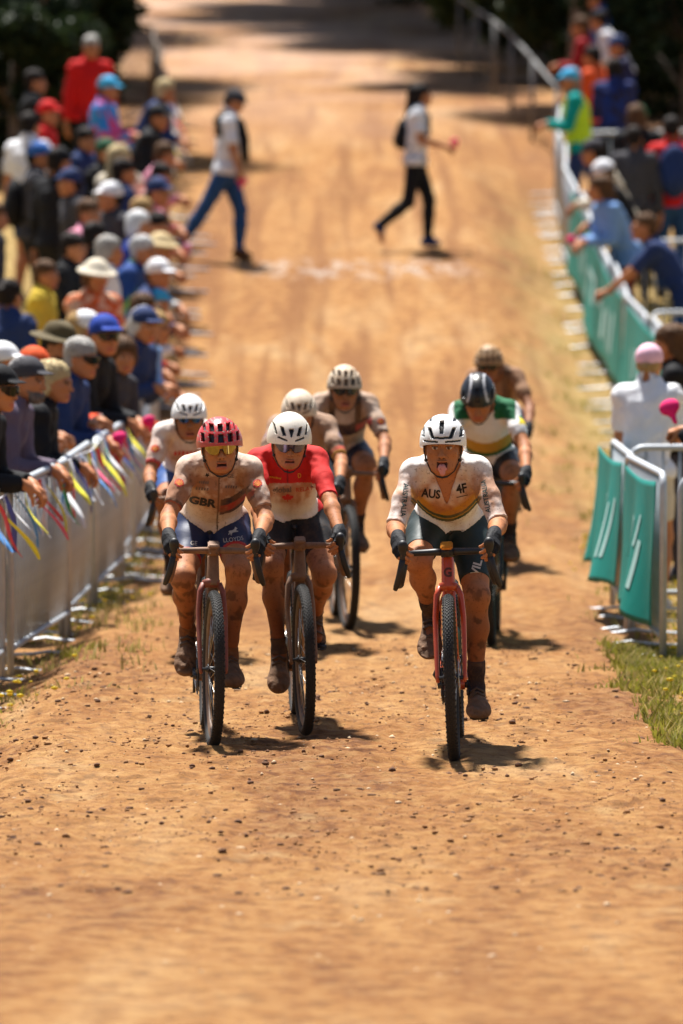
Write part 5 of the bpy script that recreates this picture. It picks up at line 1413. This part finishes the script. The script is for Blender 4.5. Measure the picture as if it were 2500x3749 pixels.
L('L36', 'man in dark cap seen in profile, in the middle of the crowd', -2.33, 50.0, -70, 'stand', 1.0, 'char', 'black', hair=('short', 'dark'), hat=('cap', 'navy'))
L('L37', 'dark-haired person in black, seen from behind, middle of the crowd', -2.05, 46.5, 130, 'stand', .98, 'black', 'black', hair=('short', 'dark'))
L('L38', 'person in black T-shirt with bare arms behind the floral shirt', -2.22, 45.7, 70, 'tee_front', .98, 'black', 'black', hair=('short', 'dark'))
L('L39', 'dark figure at the back of the left crowd', -3.1, 56.8, 100, 'stand', 1.0, 'black', 'black', hair=('short', 'dark'))
L('L40', 'person in dark coat standing behind the red jacket', -2.95, 47.6, 110, 'stand', 1.0, 'char', 'black', hair=('short', 'brown'))
# more people pressed against the left rail
L('L41', 'woman in pale blue shirt with blond bob leaning over the rail behind the curly-haired child', -1.55, 40.4, 78, 'lean', .95, 'ltdenim', 'denim', hair=('bob', 'blond'))
L('L42', 'child in red top squeezed against the rail under the white cap', -1.59, 42.9, 85, 'lean_one', .84, 'red', 'denim', hair=('curly', 'brown'))
L('L43', 'man in grey shirt and straw hat leaning on the rail below the pink jacket', -1.71, 46.4, 70, 'lean', .97, 'ltgrey', 'char', hair=('short', 'brown'), hat=('bucket', 'straw'))
L('L44', 'woman in white top with dark bun leaning on the rail', -1.73, 47.9, 80, 'lean_one', .95, 'white', 'denim', hair=('bun', 'dark'))
L('L45', 'person in red checked shirt with dark hair at the rail below the streamers', -1.85, 51.4, 70, 'lean', .96, two_tone('red_check_cloth', (.5, .03, .03), (.6, .4, .35), 20), 'char', hair=('short', 'dark'))
L('L46', 'person in black jacket and black cap by the far streamers', -1.95, 54.4, 80, 'lean_one', 1.0, 'black', 'char', hair=('short', 'dark'), hat=('cap', 'black'))
L('L47', 'person in navy top with fair hair next to the light blue cap', -1.99, 57.0, 70, 'lean', .97, 'navy', 'char', hair=('bob', 'straw'))
L('L48', 'person in yellow top low in the second row behind the bucket hat', -2.35, 44.4, 80, 'stand', .93, colour('cloth_yellow', (.70, .50, .05)), 'denim', hair=('short', 'brown'))
# right side
def Rr(key, *a, **k): k.setdefault('group', G2); PE[key] = person(*a, **k)
Rr('R1', 'woman in pink cap and white T-shirt, back turned, fair ponytail', 1.82, 33.9, 165, 'tee_front', .915, 'white', 'cream', shoes='ltgrey', hair=('nape', 'blond'), hat=('cap', 'ltpink'))
Rr('R2', 'brown-haired woman in black top at the right picture edge', 2.18, 36.5, -95, 'front', .95, 'black', 'char', hair=('long', 'brown'))
Rr('R3', 'person in black sleeves cut by the right edge, holding up a pink clapper', 2.20, 31.3, -100, 'phone', .87, 'black', 'char', hair=('short', 'brown'))
Rr('R4', 'man in navy T-shirt bending far over the teal-bannered barrier', 2.98, 50.2, -95, 'reach', 1.02, 'navy', 'denim', hair=('short', 'brown'))
Rr('R5', 'girl with brown hair, light blue denim jacket and dark red bag strap', 2.62, 52.9, -70, 'lean', .98, 'ltdenim', 'maroon', hair=('long', 'brown'))
Rr('R6', 'person in white hat behind the girl in denim', 2.72, 53.8, -85, 'lean', .98, 'black', 'char', hair=('short', 'brown'), hat=('beanie', 'white'))
Rr('R7', 'person with dark hat and cream fleece collar behind the white hat', 2.68, 54.9, -90, 'lean', 1.0, 'cream', 'black', hair=('short', 'dark'), hat=('beanie', 'char'))
Rr('R8', 'marshal in lime high-visibility vest, teal sleeves and light blue cap', 2.52, 60.6, -90, 'front', 1.02, 'teal', 'navy', hair=('short', 'grey'), hat=('cap', 'sky'))
Rr('R9', 'woman in emerald cap and long black coat with long brown hair, back turned', 2.96, 57.1, 170, 'stand', 1.0, 'black', 'black', hair=('long', 'brown'), hat=('cap', 'emerald'))
Rr('R10', 'person in red jacket with dark hair, back turned, at right edge', 3.24, 55.8, 185, 'stand', 1.02, 'red', 'denim', hair=('short', 'dark'))
Rr('R11', 'dark-haired person in orange top with pink scarf', 2.88, 63.9, -120, 'front', 1.0, 'orange', 'navy', hair=('short', 'dark'))
Rr('R12', 'person in navy cap and dark blue patterned shirt', 3.22, 64.8, -80, 'front', 1.02, M_check, 'navy', hair=('short', 'dark'), hat=('cap', 'navy'))
Rr('R13', 'person in white T-shirt leaning forward near the top right', 3.35, 68.6, -90, 'lean', 1.0, 'white', 'char', hair=('short', 'dark'))
Rr('R14', 'person with reddish face in dark top near the grey trunk', 2.9, 67.3, -100, 'front', 1.0, 'dred', 'char', hair=('short', 'brown'))
Rr('R15', 'person in dark blue top at the top edge', 3.2, 70.2, -90, 'stand', 1.02, 'blue', 'black', hair=('short', 'dark'))
Rr('R16', 'person in dark blue flowered shirt beside the marshal', 2.98, 62.3, 175, 'front', 1.0, M_check, 'black', hair=('bob', 'dark'))
Rr('R17', 'person in long dark coat standing between the denim girl and the black coat', 2.86, 55.6, 180, 'stand', .98, 'char', 'black', hair=('short', 'dark'))
# the two walkers
PE['W1'] = person('man in white T-shirt, black jersey over the shoulders and blue jeans walking right', -1.12, 55.8, 84, 'walk_man', .95, 'white', 'denim', shoes='brown', hair=('short', 'dark'), hat=('cap', 'char'), group='people crossing the track')
PE['W2'] = person('woman with long dark hair, white T-shirt and black leggings walking right', .74, 56.6, 86, 'walk_woman', .93, 'white', 'black', shoes='navy', hair=('long', 'dark'), group='people crossing the track')
# vest of the marshal: a second layer over the torso
def over(b, ps, cut_fn, name, mat, t=.02):
    J = b
J8 = pose_joints(a=.12, arms='front', hpitch=.2)
def vest_mesh(J, name, t=.026, lowdz=.10):
    sh = Shape(); hip, sc, ta = J['hip'], J['sc'], J['ta']; nrm = V3(0, -ta[2], ta[1]); R = np.stack([V3(1, 0, 0), nrm, ta], 1)
    sh.ell(hip, (.16, .122, .13), R, .05); sh.ell(hip + ta * .17, (.152, .115, .15), R, .06); sh.ell(hip + ta * .35, (.168, .122, .17), R, .06)
    for s in (-1, 1): sh.cone(sc + V3(s * .05, 0, .02), J['S', s] - V3(s * .03, 0, 0), .055, .055, .05)
    F, ax, lo = sh.grid(.014, pad=.05); rg = np.maximum(half(ax, hip - ta * lowdz, -ta), half(ax, sc + ta * .045, ta))
    for s in (-1, 1): rg = np.maximum(rg, -caps(ax, J['S', s] + V3(s * .05, 0, 0), J['E', s], .055))
    v, q = solid(np.maximum(F - t, rg), lo, .014); return new_mesh(name, v, q)
link('safety_vest', vest_mesh(J8, 'safety_vest'), kc('hivis'), PE['R8'])
# jersey slung over the walking man's shoulders
mb = MB(); JW = pose_joints(a=.10, arms='walk', legs='walkA', hpitch=.55); scp = JW['sc']
mb.tube([scp + V3(-.15, .10, -.16), scp + V3(-.15, .10, .0), scp + V3(-.06, .06, .06), scp + V3(.06, .06, .06), scp + V3(.15, .10, 0), scp + V3(.15, .11, -.2)], [.04, .06, .055, .055, .06, .04], 10)
for s in (-1, 1): mb.tube([scp + V3(s * .09, .03, .06), scp + V3(s * .13, -.09, -.02), scp + V3(s * .12, -.14, -.18), scp + V3(s * .12, -.15, -.42)], [.045, .045, .04, .03], 8)
link('slung_jersey', mb.mesh('slung_jersey'), kc('black'), PE['W1'])
# sunglasses of the men near the barrier
for key in ('L1', 'L8', 'L6'):
    pm = POSES['lean' if key != 'L8' else 'lean_head']; make_glasses(glass_black, PE[key], pm['hc'], pm['R'])

# rucksacks are things of their own, carried on a back
def rucksack(b, ps, mat, label, J, w=.15, hgt=.22, dy=.17):
    sh = Shape(); ta = J['ta']; c = J['hip'] + ta * .28 + V3(0, dy, 0)
    sh.ell(c, (w, .09, hgt), k=.04); sh.ell(c + V3(0, .06, -.07), (w * .75, .06, hgt * .5), k=.04)
    F, ax, lo = sh.grid(.014); v, q = solid(F, lo, .014)
    o = link('rucksack', new_mesh('rucksack', v, q), mat, None, b.location, b.rotation_euler, label, 'rucksack'); o.scale = b.scale
    for s in (-1, 1):
        m2 = MB(); m2.tube([c + V3(s * .1, -.06, .16), J['S', s] + V3(-s * .04, 0, .075), J['S', s] + V3(-s * .05, -.12, .0), J['S', s] + V3(-s * .04, -.12, -.2), c + V3(s * .13, -.05, -.16)], .022, 6, flat=(1.3, .5))
        link('strap', m2.mesh('strap'), mat, o)
JS = pose_joints(a=.05, arms='down', hyaw=-.2)
rucksack(PE['R10'], 'stand', kc('navy'), 'navy blue rucksack on the back of the red jacket', JS, .16, .26)
rucksack(PE['L26'], 'stand', kc('black'), 'black rucksack on the back of the man in blue cap', JS)
JB = pose_joints(a=.06, arms='bent', legs='walkB', hpitch=.05)
rucksack(PE['W2'], 'walk_woman', kc('black'), 'small black rucksack on the walking woman', JB, .11, .17, .135)

# pink clappers and small things held in hands
def clapper_mesh():
    sh = Shape(); sh.ell((0, 0, .045), (.046, .030, .036), k=.01); sh.cone((0, 0, .02), (0, 0, -.03), .014, .010, .02); F, ax, lo = sh.grid(.006); v, q = solid(F, lo, .006); return new_mesh('cowbell', v, q)
cl = cached('clapper', clapper_mesh)
def held(key, p, label, col='hot', sc_=1.):
    w = in_person(PE[key], p); o = link('cowbell', cl, kc(col), None, w, (random.uniform(-.6, .6), random.uniform(-.6, .6), 0), label, 'cowbell', 'small pink noisemakers held by spectators'); o.scale = (sc_,) * 3
held('R3', (-.06, -.44, 1.44), 'hot pink cowbell held up at the right edge', sc_=1.3)
held('W1', (-.24, -.18, .76), 'pink cowbell swinging from the walking man\'s hand', 'hot', 1.1)
held('W2', (.10, -.42, 1.08), 'pink cowbell in the walking woman\'s hand', 'hot')
held('L6', (-.05, -.52, 1.04), 'hot pink cowbell over the barrier, held by the man in navy jacket')
held('L8', (.02, -.52, 1.02), 'hot pink cowbell held by the man in royal blue cap')
held('L9', (-.03, -.52, 1.04), 'orange-red cowbell held by the curly-haired child', 'orange')
held('L23', (.0, -.52, 1.04), 'pink cowbell held by the person in navy hat', 'pink')
held('R5', (.0, -.52, 1.04), 'red cowbell held by the girl in denim', 'hot')
# ------------------------------------------------------------------ crowd barriers
M_galv = plain('galvanised_steel', (.48, .51, .54), .5, .15, noise=.2, scale=12)
BL, BH = 2.06, 1.0; _g0 = M_galv
def hoop_mesh():
    mb = MB(); r = .09; pts = [(.02, 0, .02), (.02, 0, BH - r)]
    for i in range(1, 6): a = math.pi / 2 * i / 5; pts.append((.02 + r - r * math.cos(a), 0, BH - r + r * math.sin(a)))
    for i in range(0, 6): a = math.pi / 2 * i / 5; pts.append((BL - .02 - r + r * math.sin(a), 0, BH - r + r * math.cos(a)))
    pts += [(BL - .02, 0, .02)]
    mb.tube(pts, .0195, 10); mb.tube([(.02, 0, .15), (BL - .02, 0, .15)], .017, 8); return mb.mesh('barrier_frame')
def barbar_mesh():
    mb = MB(); mb.tube([(0, 0, .15), (0, 0, BH - .008)], .008, 6); return mb.mesh('bar')
def foot_mesh():
    mb = MB(); mb.tube([(0, -.42, .012), (0, -.10, .03), (0, 0, .045), (0, .10, .03), (0, .42, .012)], .02, 8, flat=(1.3, .45)); return mb.mesh('foot')
HOOP, BARM, FOOT = hoop_mesh(), barbar_mesh(), foot_mesh()
def barrier(x0, y0, x1, y1, label, group, bars=19):
    d = V3(x1 - x0, y1 - y0, 0); L_ = np.linalg.norm(d); a = math.atan2(d[1], d[0]); z0, z1 = gz(x0, y0), gz(x1, y1)
    o = link('crowd_barrier', HOOP, M_galv, None, (x0, y0, z0 + .004), (0, -math.atan2(z1 - z0, L_), a), label, 'barrier', group); o.scale = (L_ / BL, 1, 1)
    nb = bars
    for i in range(nb): link('bar', BARM, M_galv, o, (.02 + (BL - .04) * (i + 1) / (nb + 1), 0, 0))
    for fx in (.16, BL * .5, BL - .16): link('foot', FOOT, M_galv, o, (fx + random.uniform(-.14, .14), random.uniform(-.1, .1), random.uniform(-.012, .0)), (0, 0, random.uniform(-.12, .12)))
    return o
ORD = ['nearest', 'second nearest', 'third nearest', 'fourth nearest', 'fifth nearest', 'sixth nearest', 'seventh', 'eighth', 'ninth', 'tenth', 'eleventh', 'twelfth', 'thirteenth', 'fourteenth', 'fifteenth', 'sixteenth', 'seventeenth', 'eighteenth', 'nineteenth', 'twentieth', 'twenty-first', 'twenty-second', 'twenty-third', 'twenty-fourth', 'twenty-fifth', 'twenty-sixth', 'twenty-seventh']
def barrier_line(pts, name, group, start=0):
    pts = np.array(pts); seg = np.linalg.norm(np.diff(pts, axis=0), axis=1); cum = np.concatenate([[0], np.cumsum(seg)])
    n = int(cum[-1] / 2.12); at = lambda s: (np.interp(s, cum, pts[:, 0]), np.interp(s, cum, pts[:, 1]))
    for i in range(n):
        a, b = at(i * 2.12), at(i * 2.12 + 2.06); jx = .045 if i % 2 else -.03; b = (b[0] + jx, b[1])
        barrier(*a, *b, f'{("brown" if M_galv is not _g0 else "grey")} steel crowd barrier, {ORD[i + start]} of the row {name}', group)
LEFT_LINE = [(-1.86, 27.4), (-1.75, 29.2), (-1.49, 32.5), (-1.37, 38.8), (-1.5, 45), (-1.72, 55), (-1.90, 61)]
barrier_line(LEFT_LINE, 'along the left side', 'crowd barriers along the left side')
M_rust = plain('weathered_brown_steel', (.10, .07, .05), .7, .1, noise=.25, scale=10); _g = M_galv; M_galv = M_rust
barrier_line([(-1.93, 61.4), (-2.15, 68), (-2.5, 74.5), (-4.6, 77.9)], 'at the far left', 'brown slatted barriers at the far left'); M_galv = _g
barrier_line([(1.69, 29.8), (1.60, 33), (1.57, 34.3)], 'at the near right', 'crowd barriers along the right side')
barrier_line([(2.66, 43.5), (2.52, 49), (2.28, 57.5), (2.36, 62), (2.5, 66.2)], 'going up the right side', 'crowd barriers along the right side')
PERP = 'barriers set across behind the right row'
barrier(1.76, 29.75, 3.7, 30.6, 'grey steel barrier turned right beside the nearest teal banner', PERP)
barrier(1.66, 33.2, 3.7, 33.5, 'grey steel barrier crossing in front of the woman in pink cap', PERP)
barrier(2.60, 48.0, 4.65, 48.4, 'grey steel barrier crossing below the man in navy T-shirt', PERP)
barrier(2.42, 53.0, 4.45, 53.3, 'grey steel barrier crossing behind the man in navy T-shirt', PERP)
barrier(2.50, 61.4, 4.5, 61.7, 'grey steel barrier crossing behind the marshal', PERP)

# plain rail fence climbing past the right bend
def rail_mesh():
    mb = MB(); mb.tube([(0, 0, 1.0), (3.0, 0, 1.0)], .02, 8); mb.tube([(.02, 0, 0), (.02, 0, 1.0)], .025, 8); return mb.mesh('rail_section')
M_dull = plain('dull_grey_rail', (.20, .20, .20), .6, noise=.2); RAILM = rail_mesh(); rp = [(2.5, 66.4), (2.32, 69.4), (2.16, 72.4), (2.02, 75.4), (1.86, 78.4), (1.68, 81.4), (1.4, 84.4)]
for i in range(len(rp) - 1):
    (xa, ya), (xb, yb) = rp[i], rp[i + 1]; L_ = math.hypot(xb - xa, yb - ya)
    o = link('rail_fence', RAILM, M_dull, None, (xa, ya, gz(xa, ya)), (0, -math.atan2(gz(xb, yb) - gz(xa, ya), L_), math.atan2(yb - ya, xb - xa)), f'grey rail fence section, {ORD[i]} of the six climbing beyond the marshal', 'fence', 'rail fence sections at the top right'); o.scale = (L_ / 3.0, 1, 1)

# ------------------------------------------------------------------ teal banners hung on the barriers
M_teal = plain('teal_banner_cloth', (.0, .20, .165), .6, noise=.08, scale=3, bump=.15, bscale=6, spec=.3)
M_print = plain('banner_white_print', (.34, .55, .52), .7, noise=.08)
def banner(x0, y0, x1, y1, label, side=-1, top=.965, drop=.80, fold=.05, seed=1, flare=.12, marks=()):
    d = V3(x1 - x0, y1 - y0, 0); L_ = np.linalg.norm(d); u = d / L_; n = V3(u[1], -u[0], 0) * side
    nu, nv = 60, 26; r = np.random.default_rng(seed); ph = r.uniform(0, 6, 4)
    def P(a, b, off=0.):
        w = .5 + .5 * np.sin(a * 9 + ph[0]); fo = fold * b ** 1.2 * (np.sin(a * 14 + ph[1] + b * 1.5) * .6 + np.sin(a * 7 + ph[2]) * .6) + flare * b ** 1.5 + .03 + off
        zz = top - drop * b - .03 * np.sin(a * 3.14) * (1 - b) + .03 * b * np.sin(a * 8 + ph[3])
        x = x0 + d[0] * a + n[0] * fo; y = y0 + d[1] * a + n[1] * fo
        return np.stack([x, y, ground(x0 + d[0] * a, y0 + d[1] * a) + zz], -1)
    A, B = np.meshgrid(np.linspace(0, 1, nu), np.linspace(0, 1, nv), indexing='ij')
    f0 = P(A, B); f1 = P(A, B, -.004); N = nu * nv; ii = np.arange(N).reshape(nu, nv)
    q = np.stack([ii[:-1, :-1], ii[1:, :-1], ii[1:, 1:], ii[:-1, 1:]], -1).reshape(-1, 4)
    ed = [np.stack([b_, a_, a_ + N, b_ + N], 1) for a_, b_ in ((ii[:-1, 0], ii[1:, 0]), (ii[1:, -1], ii[:-1, -1]), (ii[0, 1:], ii[0, :-1]), (ii[-1, :-1], ii[-1, 1:]))]
    org = V3(x0, y0, gz(x0, y0))
    v = np.concatenate([f0.reshape(-1, 3), f1.reshape(-1, 3)]) - org
    o = link('banner', new_mesh('banner', v, np.concatenate([q, q[:, ::-1] + N] + ed)), M_teal, None, org, None, label, 'banner', 'teal banners hung on the right barriers')
    for (a0, a1, b0, b1, sl) in marks:
        m_, k_ = 6, 10; A, B = np.meshgrid(np.linspace(0, 1, m_), np.linspace(0, 1, k_), indexing='ij'); BB_ = b0 + (b1 - b0) * B; AA = a0 + (a1 - a0) * A + sl * (B - .5)
        pv = P(AA, BB_, .005) - org; i2 = np.arange(m_ * k_).reshape(m_, k_)
        link('lettering', new_mesh('lettering', pv.reshape(-1, 3), np.stack([i2[:-1, :-1], i2[1:, :-1], i2[1:, 1:], i2[:-1, 1:]], -1).reshape(-1, 4)), M_print, o)
strokes = [(.14, .17, .30, .80, .03), (.22, .25, .34, .80, -.02), (.34, .37, .26, .50, .04), (.30, .34, .44, .80, .03), (.46, .49, .30, .62, .0), (.49, .56, .30, .38, .0), (.56, .59, .30, .70, .0), (.68, .71, .32, .66, .02), (.78, .81, .40, .74, -.03)]
banner(1.68, 29.88, 1.615, 31.95, 'creased teal banner with white letters on the nearest right barrier', -1, marks=strokes[2:7], seed=3, flare=.06, fold=.06, drop=.75)
banner(1.605, 31.97, 1.57, 34.1, 'creased teal banner on the second nearest right barrier', -1, marks=strokes[:3], seed=4, flare=.09, fold=.06, drop=.72)
banner(2.64, 44.4, 2.50, 49.6, 'long teal banner with white letters on the barrier below the man in navy', -1, marks=strokes, seed=5, flare=.05, fold=.05)
banner(2.49, 49.8, 2.30, 56.4, 'far teal banner with white letters below the girl in denim', -1, marks=strokes, seed=7, flare=.04, fold=.04)
banner(1.80, 29.74, 2.9, 30.2, 'small teal banner on the barrier turned right at the picture edge', 1, drop=.5, seed=8)

# feather flag by the marshal
mb = MB(); mb.tube([(0, 0, 0), (0, 0, 1.6), (.06, 0, 2.1)], .012, 6); fx, fy = 3.75, 60.5
fl_ = link('feather_flag', mb.mesh('flag_pole'), M_galv, None, (fx, fy, gz(fx, fy)), None, 'pale teal feather flag behind the red jacket', 'flag')
mb = MB(); mb.tube([(.02, 0, .9), (.08, .01, 1.4), (.16, .0, 1.9), (.26, -.01, 2.2)], [.06, .10, .12, .05], 10, flat=(1, .06)); link('flag_cloth', mb.mesh('flag_cloth'), colour('pale_teal_cloth', (.12, .42, .42)), fl_)

# ------------------------------------------------------------------ bunting tied along the left barriers
BC = {'white': (.75, .75, .76), 'blue': (.12, .33, .70), 'red': (.65, .06, .08), 'yellow': (.75, .68, .06), 'green': (.03, .35, .14), 'indigo': (.10, .10, .30), 'pinkred': (.72, .12, .22)}
def pennant_mesh(seed):
    r = np.random.default_rng(seed); n = 10; L_ = r.uniform(.24, .34); v = []; w0 = r.uniform(.028, .045); sw_ = r.uniform(.15, .6); sy = r.uniform(-.25, .25)
    for i in range(n + 1):
        t = i / n; wv = w0 * (1 if t < .85 else 1 - (t - .85) * 4); x = sw_ * L_ * t + .02 * math.sin(t * 5 + seed); y = sy * L_ * t; z = -L_ * t * math.sqrt(max(.2, 1 - sw_ ** 2 * .5)); tw = .5 * math.sin(t * 4 + seed)
        dx, dy = wv * math.sin(tw) , wv * math.cos(tw)
        for e in (0, .003): v += [(x + e, y - dy, z + dx * .3), (x + e, y + dy, z - dx * .3)]
    f = []
    for i in range(n):
        b = i * 4; f += [(b, b + 1, b + 5, b + 4), (b + 3, b + 2, b + 6, b + 7), (b + 1, b + 3, b + 7, b + 5), (b + 2, b, b + 4, b + 6)]
    return new_mesh('pennant', v, f)
PEN = [pennant_mesh(i) for i in range(8)]
def bunting(pts, n, label, names, sc_=1., zoff=.985):
    pts = np.array(pts); seg = np.linalg.norm(np.diff(pts, axis=0), axis=1); cum = np.concatenate([[0], np.cumsum(seg)])
    P = [V3(np.interp(s, cum, pts[:, 0]) + .03, np.interp(s, cum, pts[:, 1]), 0) for s in np.linspace(0, cum[-1], n)]
    for p in P: p[2] = gz(p[0], p[1]) + zoff + .012 * math.sin(p[1] * 3)
    o0 = P[0].copy(); mb = MB(); mb.tube([p - o0 for p in P], .004, 5)
    o = link('bunting', mb.mesh('bunting_cord'), kc('white'), None, o0, None, label, 'bunting', 'strings of coloured bunting on the left barriers')
    for i, p in enumerate(P):
        c = names[i % len(names)]; q = link('pennant', PEN[(i * 5) % 8], colour('pennant_' + c, BC[c], .7, .08, .1), o, p - o0, (0, 0, random.uniform(-.5, .5))); q.scale = (sc_,) * 3
CY = ['green', 'white', 'blue', 'red', 'yellow', 'white', 'indigo', 'white', 'white', 'blue', 'yellow', 'white', 'pinkred', 'blue', 'white', 'red', 'white', 'yellow', 'white']
bunting([(-1.82, 28.2), (-1.75, 29.2), (-1.49, 32.5), (-1.42, 36.3)], 56, 'coloured strip bunting along the nearest left barriers', CY)
bunting([(-1.78, 57.5), (-1.94, 62), (-2.05, 64.2)], 26, 'strip bunting fluttering on the far left barriers', ['white', 'yellow', 'white', 'blue', 'white', 'red', 'white'], 1.25)
# ------------------------------------------------------------------ trees and scrub at the top of the hill
M_bark = plain('grey_bark', (.20, .16, .13), .9, noise=.35, scale=6, bump=.6, bscale=14)
LEAVES = [leaf_mat('foliage_dark', (.028, .045, .015), .5, 1.2, .25), leaf_mat('foliage_olive', (.06, .075, .02), .5, 1.2, .3), leaf_mat('foliage_mid', (.045, .07, .02), .5, 1.2, .3)]
def leaf_cloud(blobs, n, size, seed):
    """leaf-sized faces spread through the volume of several clumps"""
    r = np.random.default_rng(seed); w = np.array([b[3] * b[4] * b[5] for b in blobs]) ** .7; pick = r.choice(len(blobs), n, p=w / w.sum()); B = np.array(blobs)[pick]
    d = r.normal(size=(n, 3)); d /= np.linalg.norm(d, axis=1)[:, None]; rad = r.random(n) ** .45
    c = B[:, :3] + d * rad[:, None] * B[:, 3:6]
    a = r.normal(size=(n, 3)); a /= np.linalg.norm(a, axis=1)[:, None]; b = np.cross(a, r.normal(size=(n, 3))); b /= np.linalg.norm(b, axis=1)[:, None]
    s = size * r.uniform(.6, 1.5, (n, 1)); k = .42
    v = np.stack([c - a * s, c + b * s * k, c + a * s, c - b * s * k], 1).reshape(-1, 3)
    return v, np.arange(n * 4).reshape(n, 4)
def tree(name, label, x, y, h, crown_z, rad, n, size, lm, seed, trunk_r=.16, lean=(0, 0), nb=14, group='trees at the top of the hill', squash=.8, low=0.):
    r = np.random.default_rng(seed); z0 = gz(x, y)
    o = link(name, None, None, None, (x, y, z0), None, label, 'tree' if 'tree' in name else 'bush', group)
    mb = MB(); top = V3(lean[0], lean[1], h * .75)
    pts = [V3(0, 0, -.2), V3(lean[0] * .2, lean[1] * .2, h * .25), V3(lean[0] * .6, lean[1] * .6, h * .5), top]
    mb.tube(pts, [trunk_r * 1.25, trunk_r, trunk_r * .7, trunk_r * .3], 10)
    blobs = []
    for i in range(nb):
        a = r.uniform(0, 6.28); q = r.uniform(.25, 1) ** .6; zz = crown_z + r.uniform(low, 1) * (h - crown_z)
        c = V3(lean[0] * .7 + math.cos(a) * rad * q, lean[1] * .7 + math.sin(a) * rad * q, zz); br = rad * r.uniform(.28, .5)
        blobs.append((*c, br, br, br * squash))
        st = pts[1] * .5 + pts[2] * .5 if zz > h * .4 else pts[1] * .6
        mb.tube([st, st * .4 + c * .6 + V3(0, 0, .2), c], [trunk_r * .35, trunk_r * .2, trunk_r * .08], 5)
    link('trunk', mb.mesh('trunk'), M_bark, o)
    v, f = leaf_cloud(blobs, n, size, seed + 50); link('crown', new_mesh('crown', v, f, smooth=False), LEAVES[lm], o)
    return o
# tall trees whose crowns stand above the picture and shade the upper track
tree('gum_tree', 'tall gum tree with grey trunk behind the right spectators', 2.95, 71.8, 12, 6.5, 2.6, 9000, .16, 1, 1, .16, (1.5, 5.0))
tree('gum_tree', 'gum tree leaning over the upper track on the right', 3.2, 92, 13, 5.5, 3.6, 11000, .17, 1, 2, .22, (-1.2, 1.0), 20)
tree('gum_tree', 'gum tree standing behind the upper bend of the track', 1.6, 108, 13, 5.5, 4.4, 11000, .18, 2, 3, .22, (-1, 0), 20)
tree('gum_tree', 'broad gum tree above the left spectators', -6.4, 80, 10, 3.6, 3.0, 12000, .16, 0, 4, .2, (.6, 0), 22)
tree('gum_tree', 'gum tree at the far left behind the fence', -6.0, 94, 12, 4.5, 4.6, 10000, .18, 0, 5, .22, (0, 0), 20)
tree('gum_tree', 'gum tree at the far right behind the spectators', 7.0, 84, 12, 4.5, 4.2, 10000, .18, 1, 6, .22, (0, 0), 20)
tree('gum_tree', 'gum tree rising out of the left crowd', -4.9, 67.5, 9, 4.2, 2.0, 7000, .14, 0, 7, .15, (.4, 0), 14)
tree('gum_tree', 'gum tree overhanging the track beside the right fence', 3.3, 81.5, 10, 5.5, 2.3, 14000, .19, 1, 8, .16, (-2.2, -.5), 14)
tree('gum_tree', 'spreading gum tree shading the upper bend from the right', 4.2, 91, 12, 6.0, 3.3, 20000, .22, 1, 9, .2, (-4.5, 1.0), 20)
tree('gum_tree', 'spreading gum tree over the top of the track', 2.4, 99, 12, 6.0, 3.6, 20000, .22, 2, 10, .2, (-3.2, 0), 20)
# dense scrub
for i, (x, y, h, rd, lm, lb) in enumerate([
        (-5.3, 68, 3.4, 1.5, 0, 'dark leafy bush at the top left beyond the crowd'), (-6.0, 71, 4.2, 1.9, 0, 'dark leafy bush at the left picture edge'), (-6.2, 78.5, 4.4, 1.8, 0, 'dark bush beside the bend of the left fence'), (-5.4, 63, 3.0, 1.3, 0, 'low dark bush behind the left crowd'),
        (4.6, 76, 3.0, 1.4, 1, 'olive bush behind the right spectators'), (5.6, 71, 2.6, 1.3, 0, 'dark bush at the right picture edge'), (3.4, 82, 3.0, 1.5, 1, 'olive bush beyond the right fence'), (2.6, 90, 3.2, 1.7, 2, 'green bush at the right of the upper bend'), (4.4, 87, 3.6, 1.8, 0, 'dark bush beyond the leaning gum tree'), (6.2, 79, 3.6, 1.7, 2, 'green bush under the far right gum tree'),
        (-6.6, 84, 4.4, 2.0, 0, 'dark bush under the broad left gum tree'), (5.2, 66, 1.8, .9, 1, 'small olive bush near the navy cap'), (-6.3, 73.5, 3.6, 1.5, 0, 'dark bush well behind the left fence'), (-3.9, 64.5, 2.6, 1.1, 0, 'dark bush behind the light blue cap'), (4.3, 71, 2.8, 1.4, 0, 'dark bush behind the white T-shirt'), (5.0, 74, 3.4, 1.6, 0, 'dark bush right of the grey trunk'), (1.6, 95, 3.4, 1.8, 0, 'dark bush across the upper bend'), (3.35, 74.2, 2.3, 1.0, 0, 'dark bush just behind the rail fence'), (2.95, 78.6, 2.5, 1.1, 0, 'dark bush pressed against the rail fence'), (2.5, 83.5, 2.4, 1.1, 2, 'green bush at the top end of the rail fence'), (.6, 99, 3.0, 1.8, 0, 'dark bush closing the top of the track'), (4.0, 79.5, 3.0, 1.4, 0, 'dark bush between the rail fence and the far right tree'), (-4.75, 72.3, 4.0, 1.3, 0, 'dark bush filling the top left corner'), (-4.7, 79.5, 4.4, 1.4, 0, 'dark bush behind the brown slatted barriers'), (-3.35, 66, 2.6, .95, 0, 'dark bush right behind the red jacket'), (-3.75, 69.5, 3.2, 1.1, 0, 'dark bush under the left gum tree'), (-3.6, 62.6, 2.0, .8, 0, 'low dark bush beside the red cap'), (-5.2, 58.5, 2.4, 1.1, 0, 'low dark bush at the left edge behind the white T-shirt')]):
    tree('bush', lb, x, y, h, .5, rd, 6500, .085, lm, 20 + i, .06, (0, 0), 12, 'bushes at the top of the hill', .9, 0.)
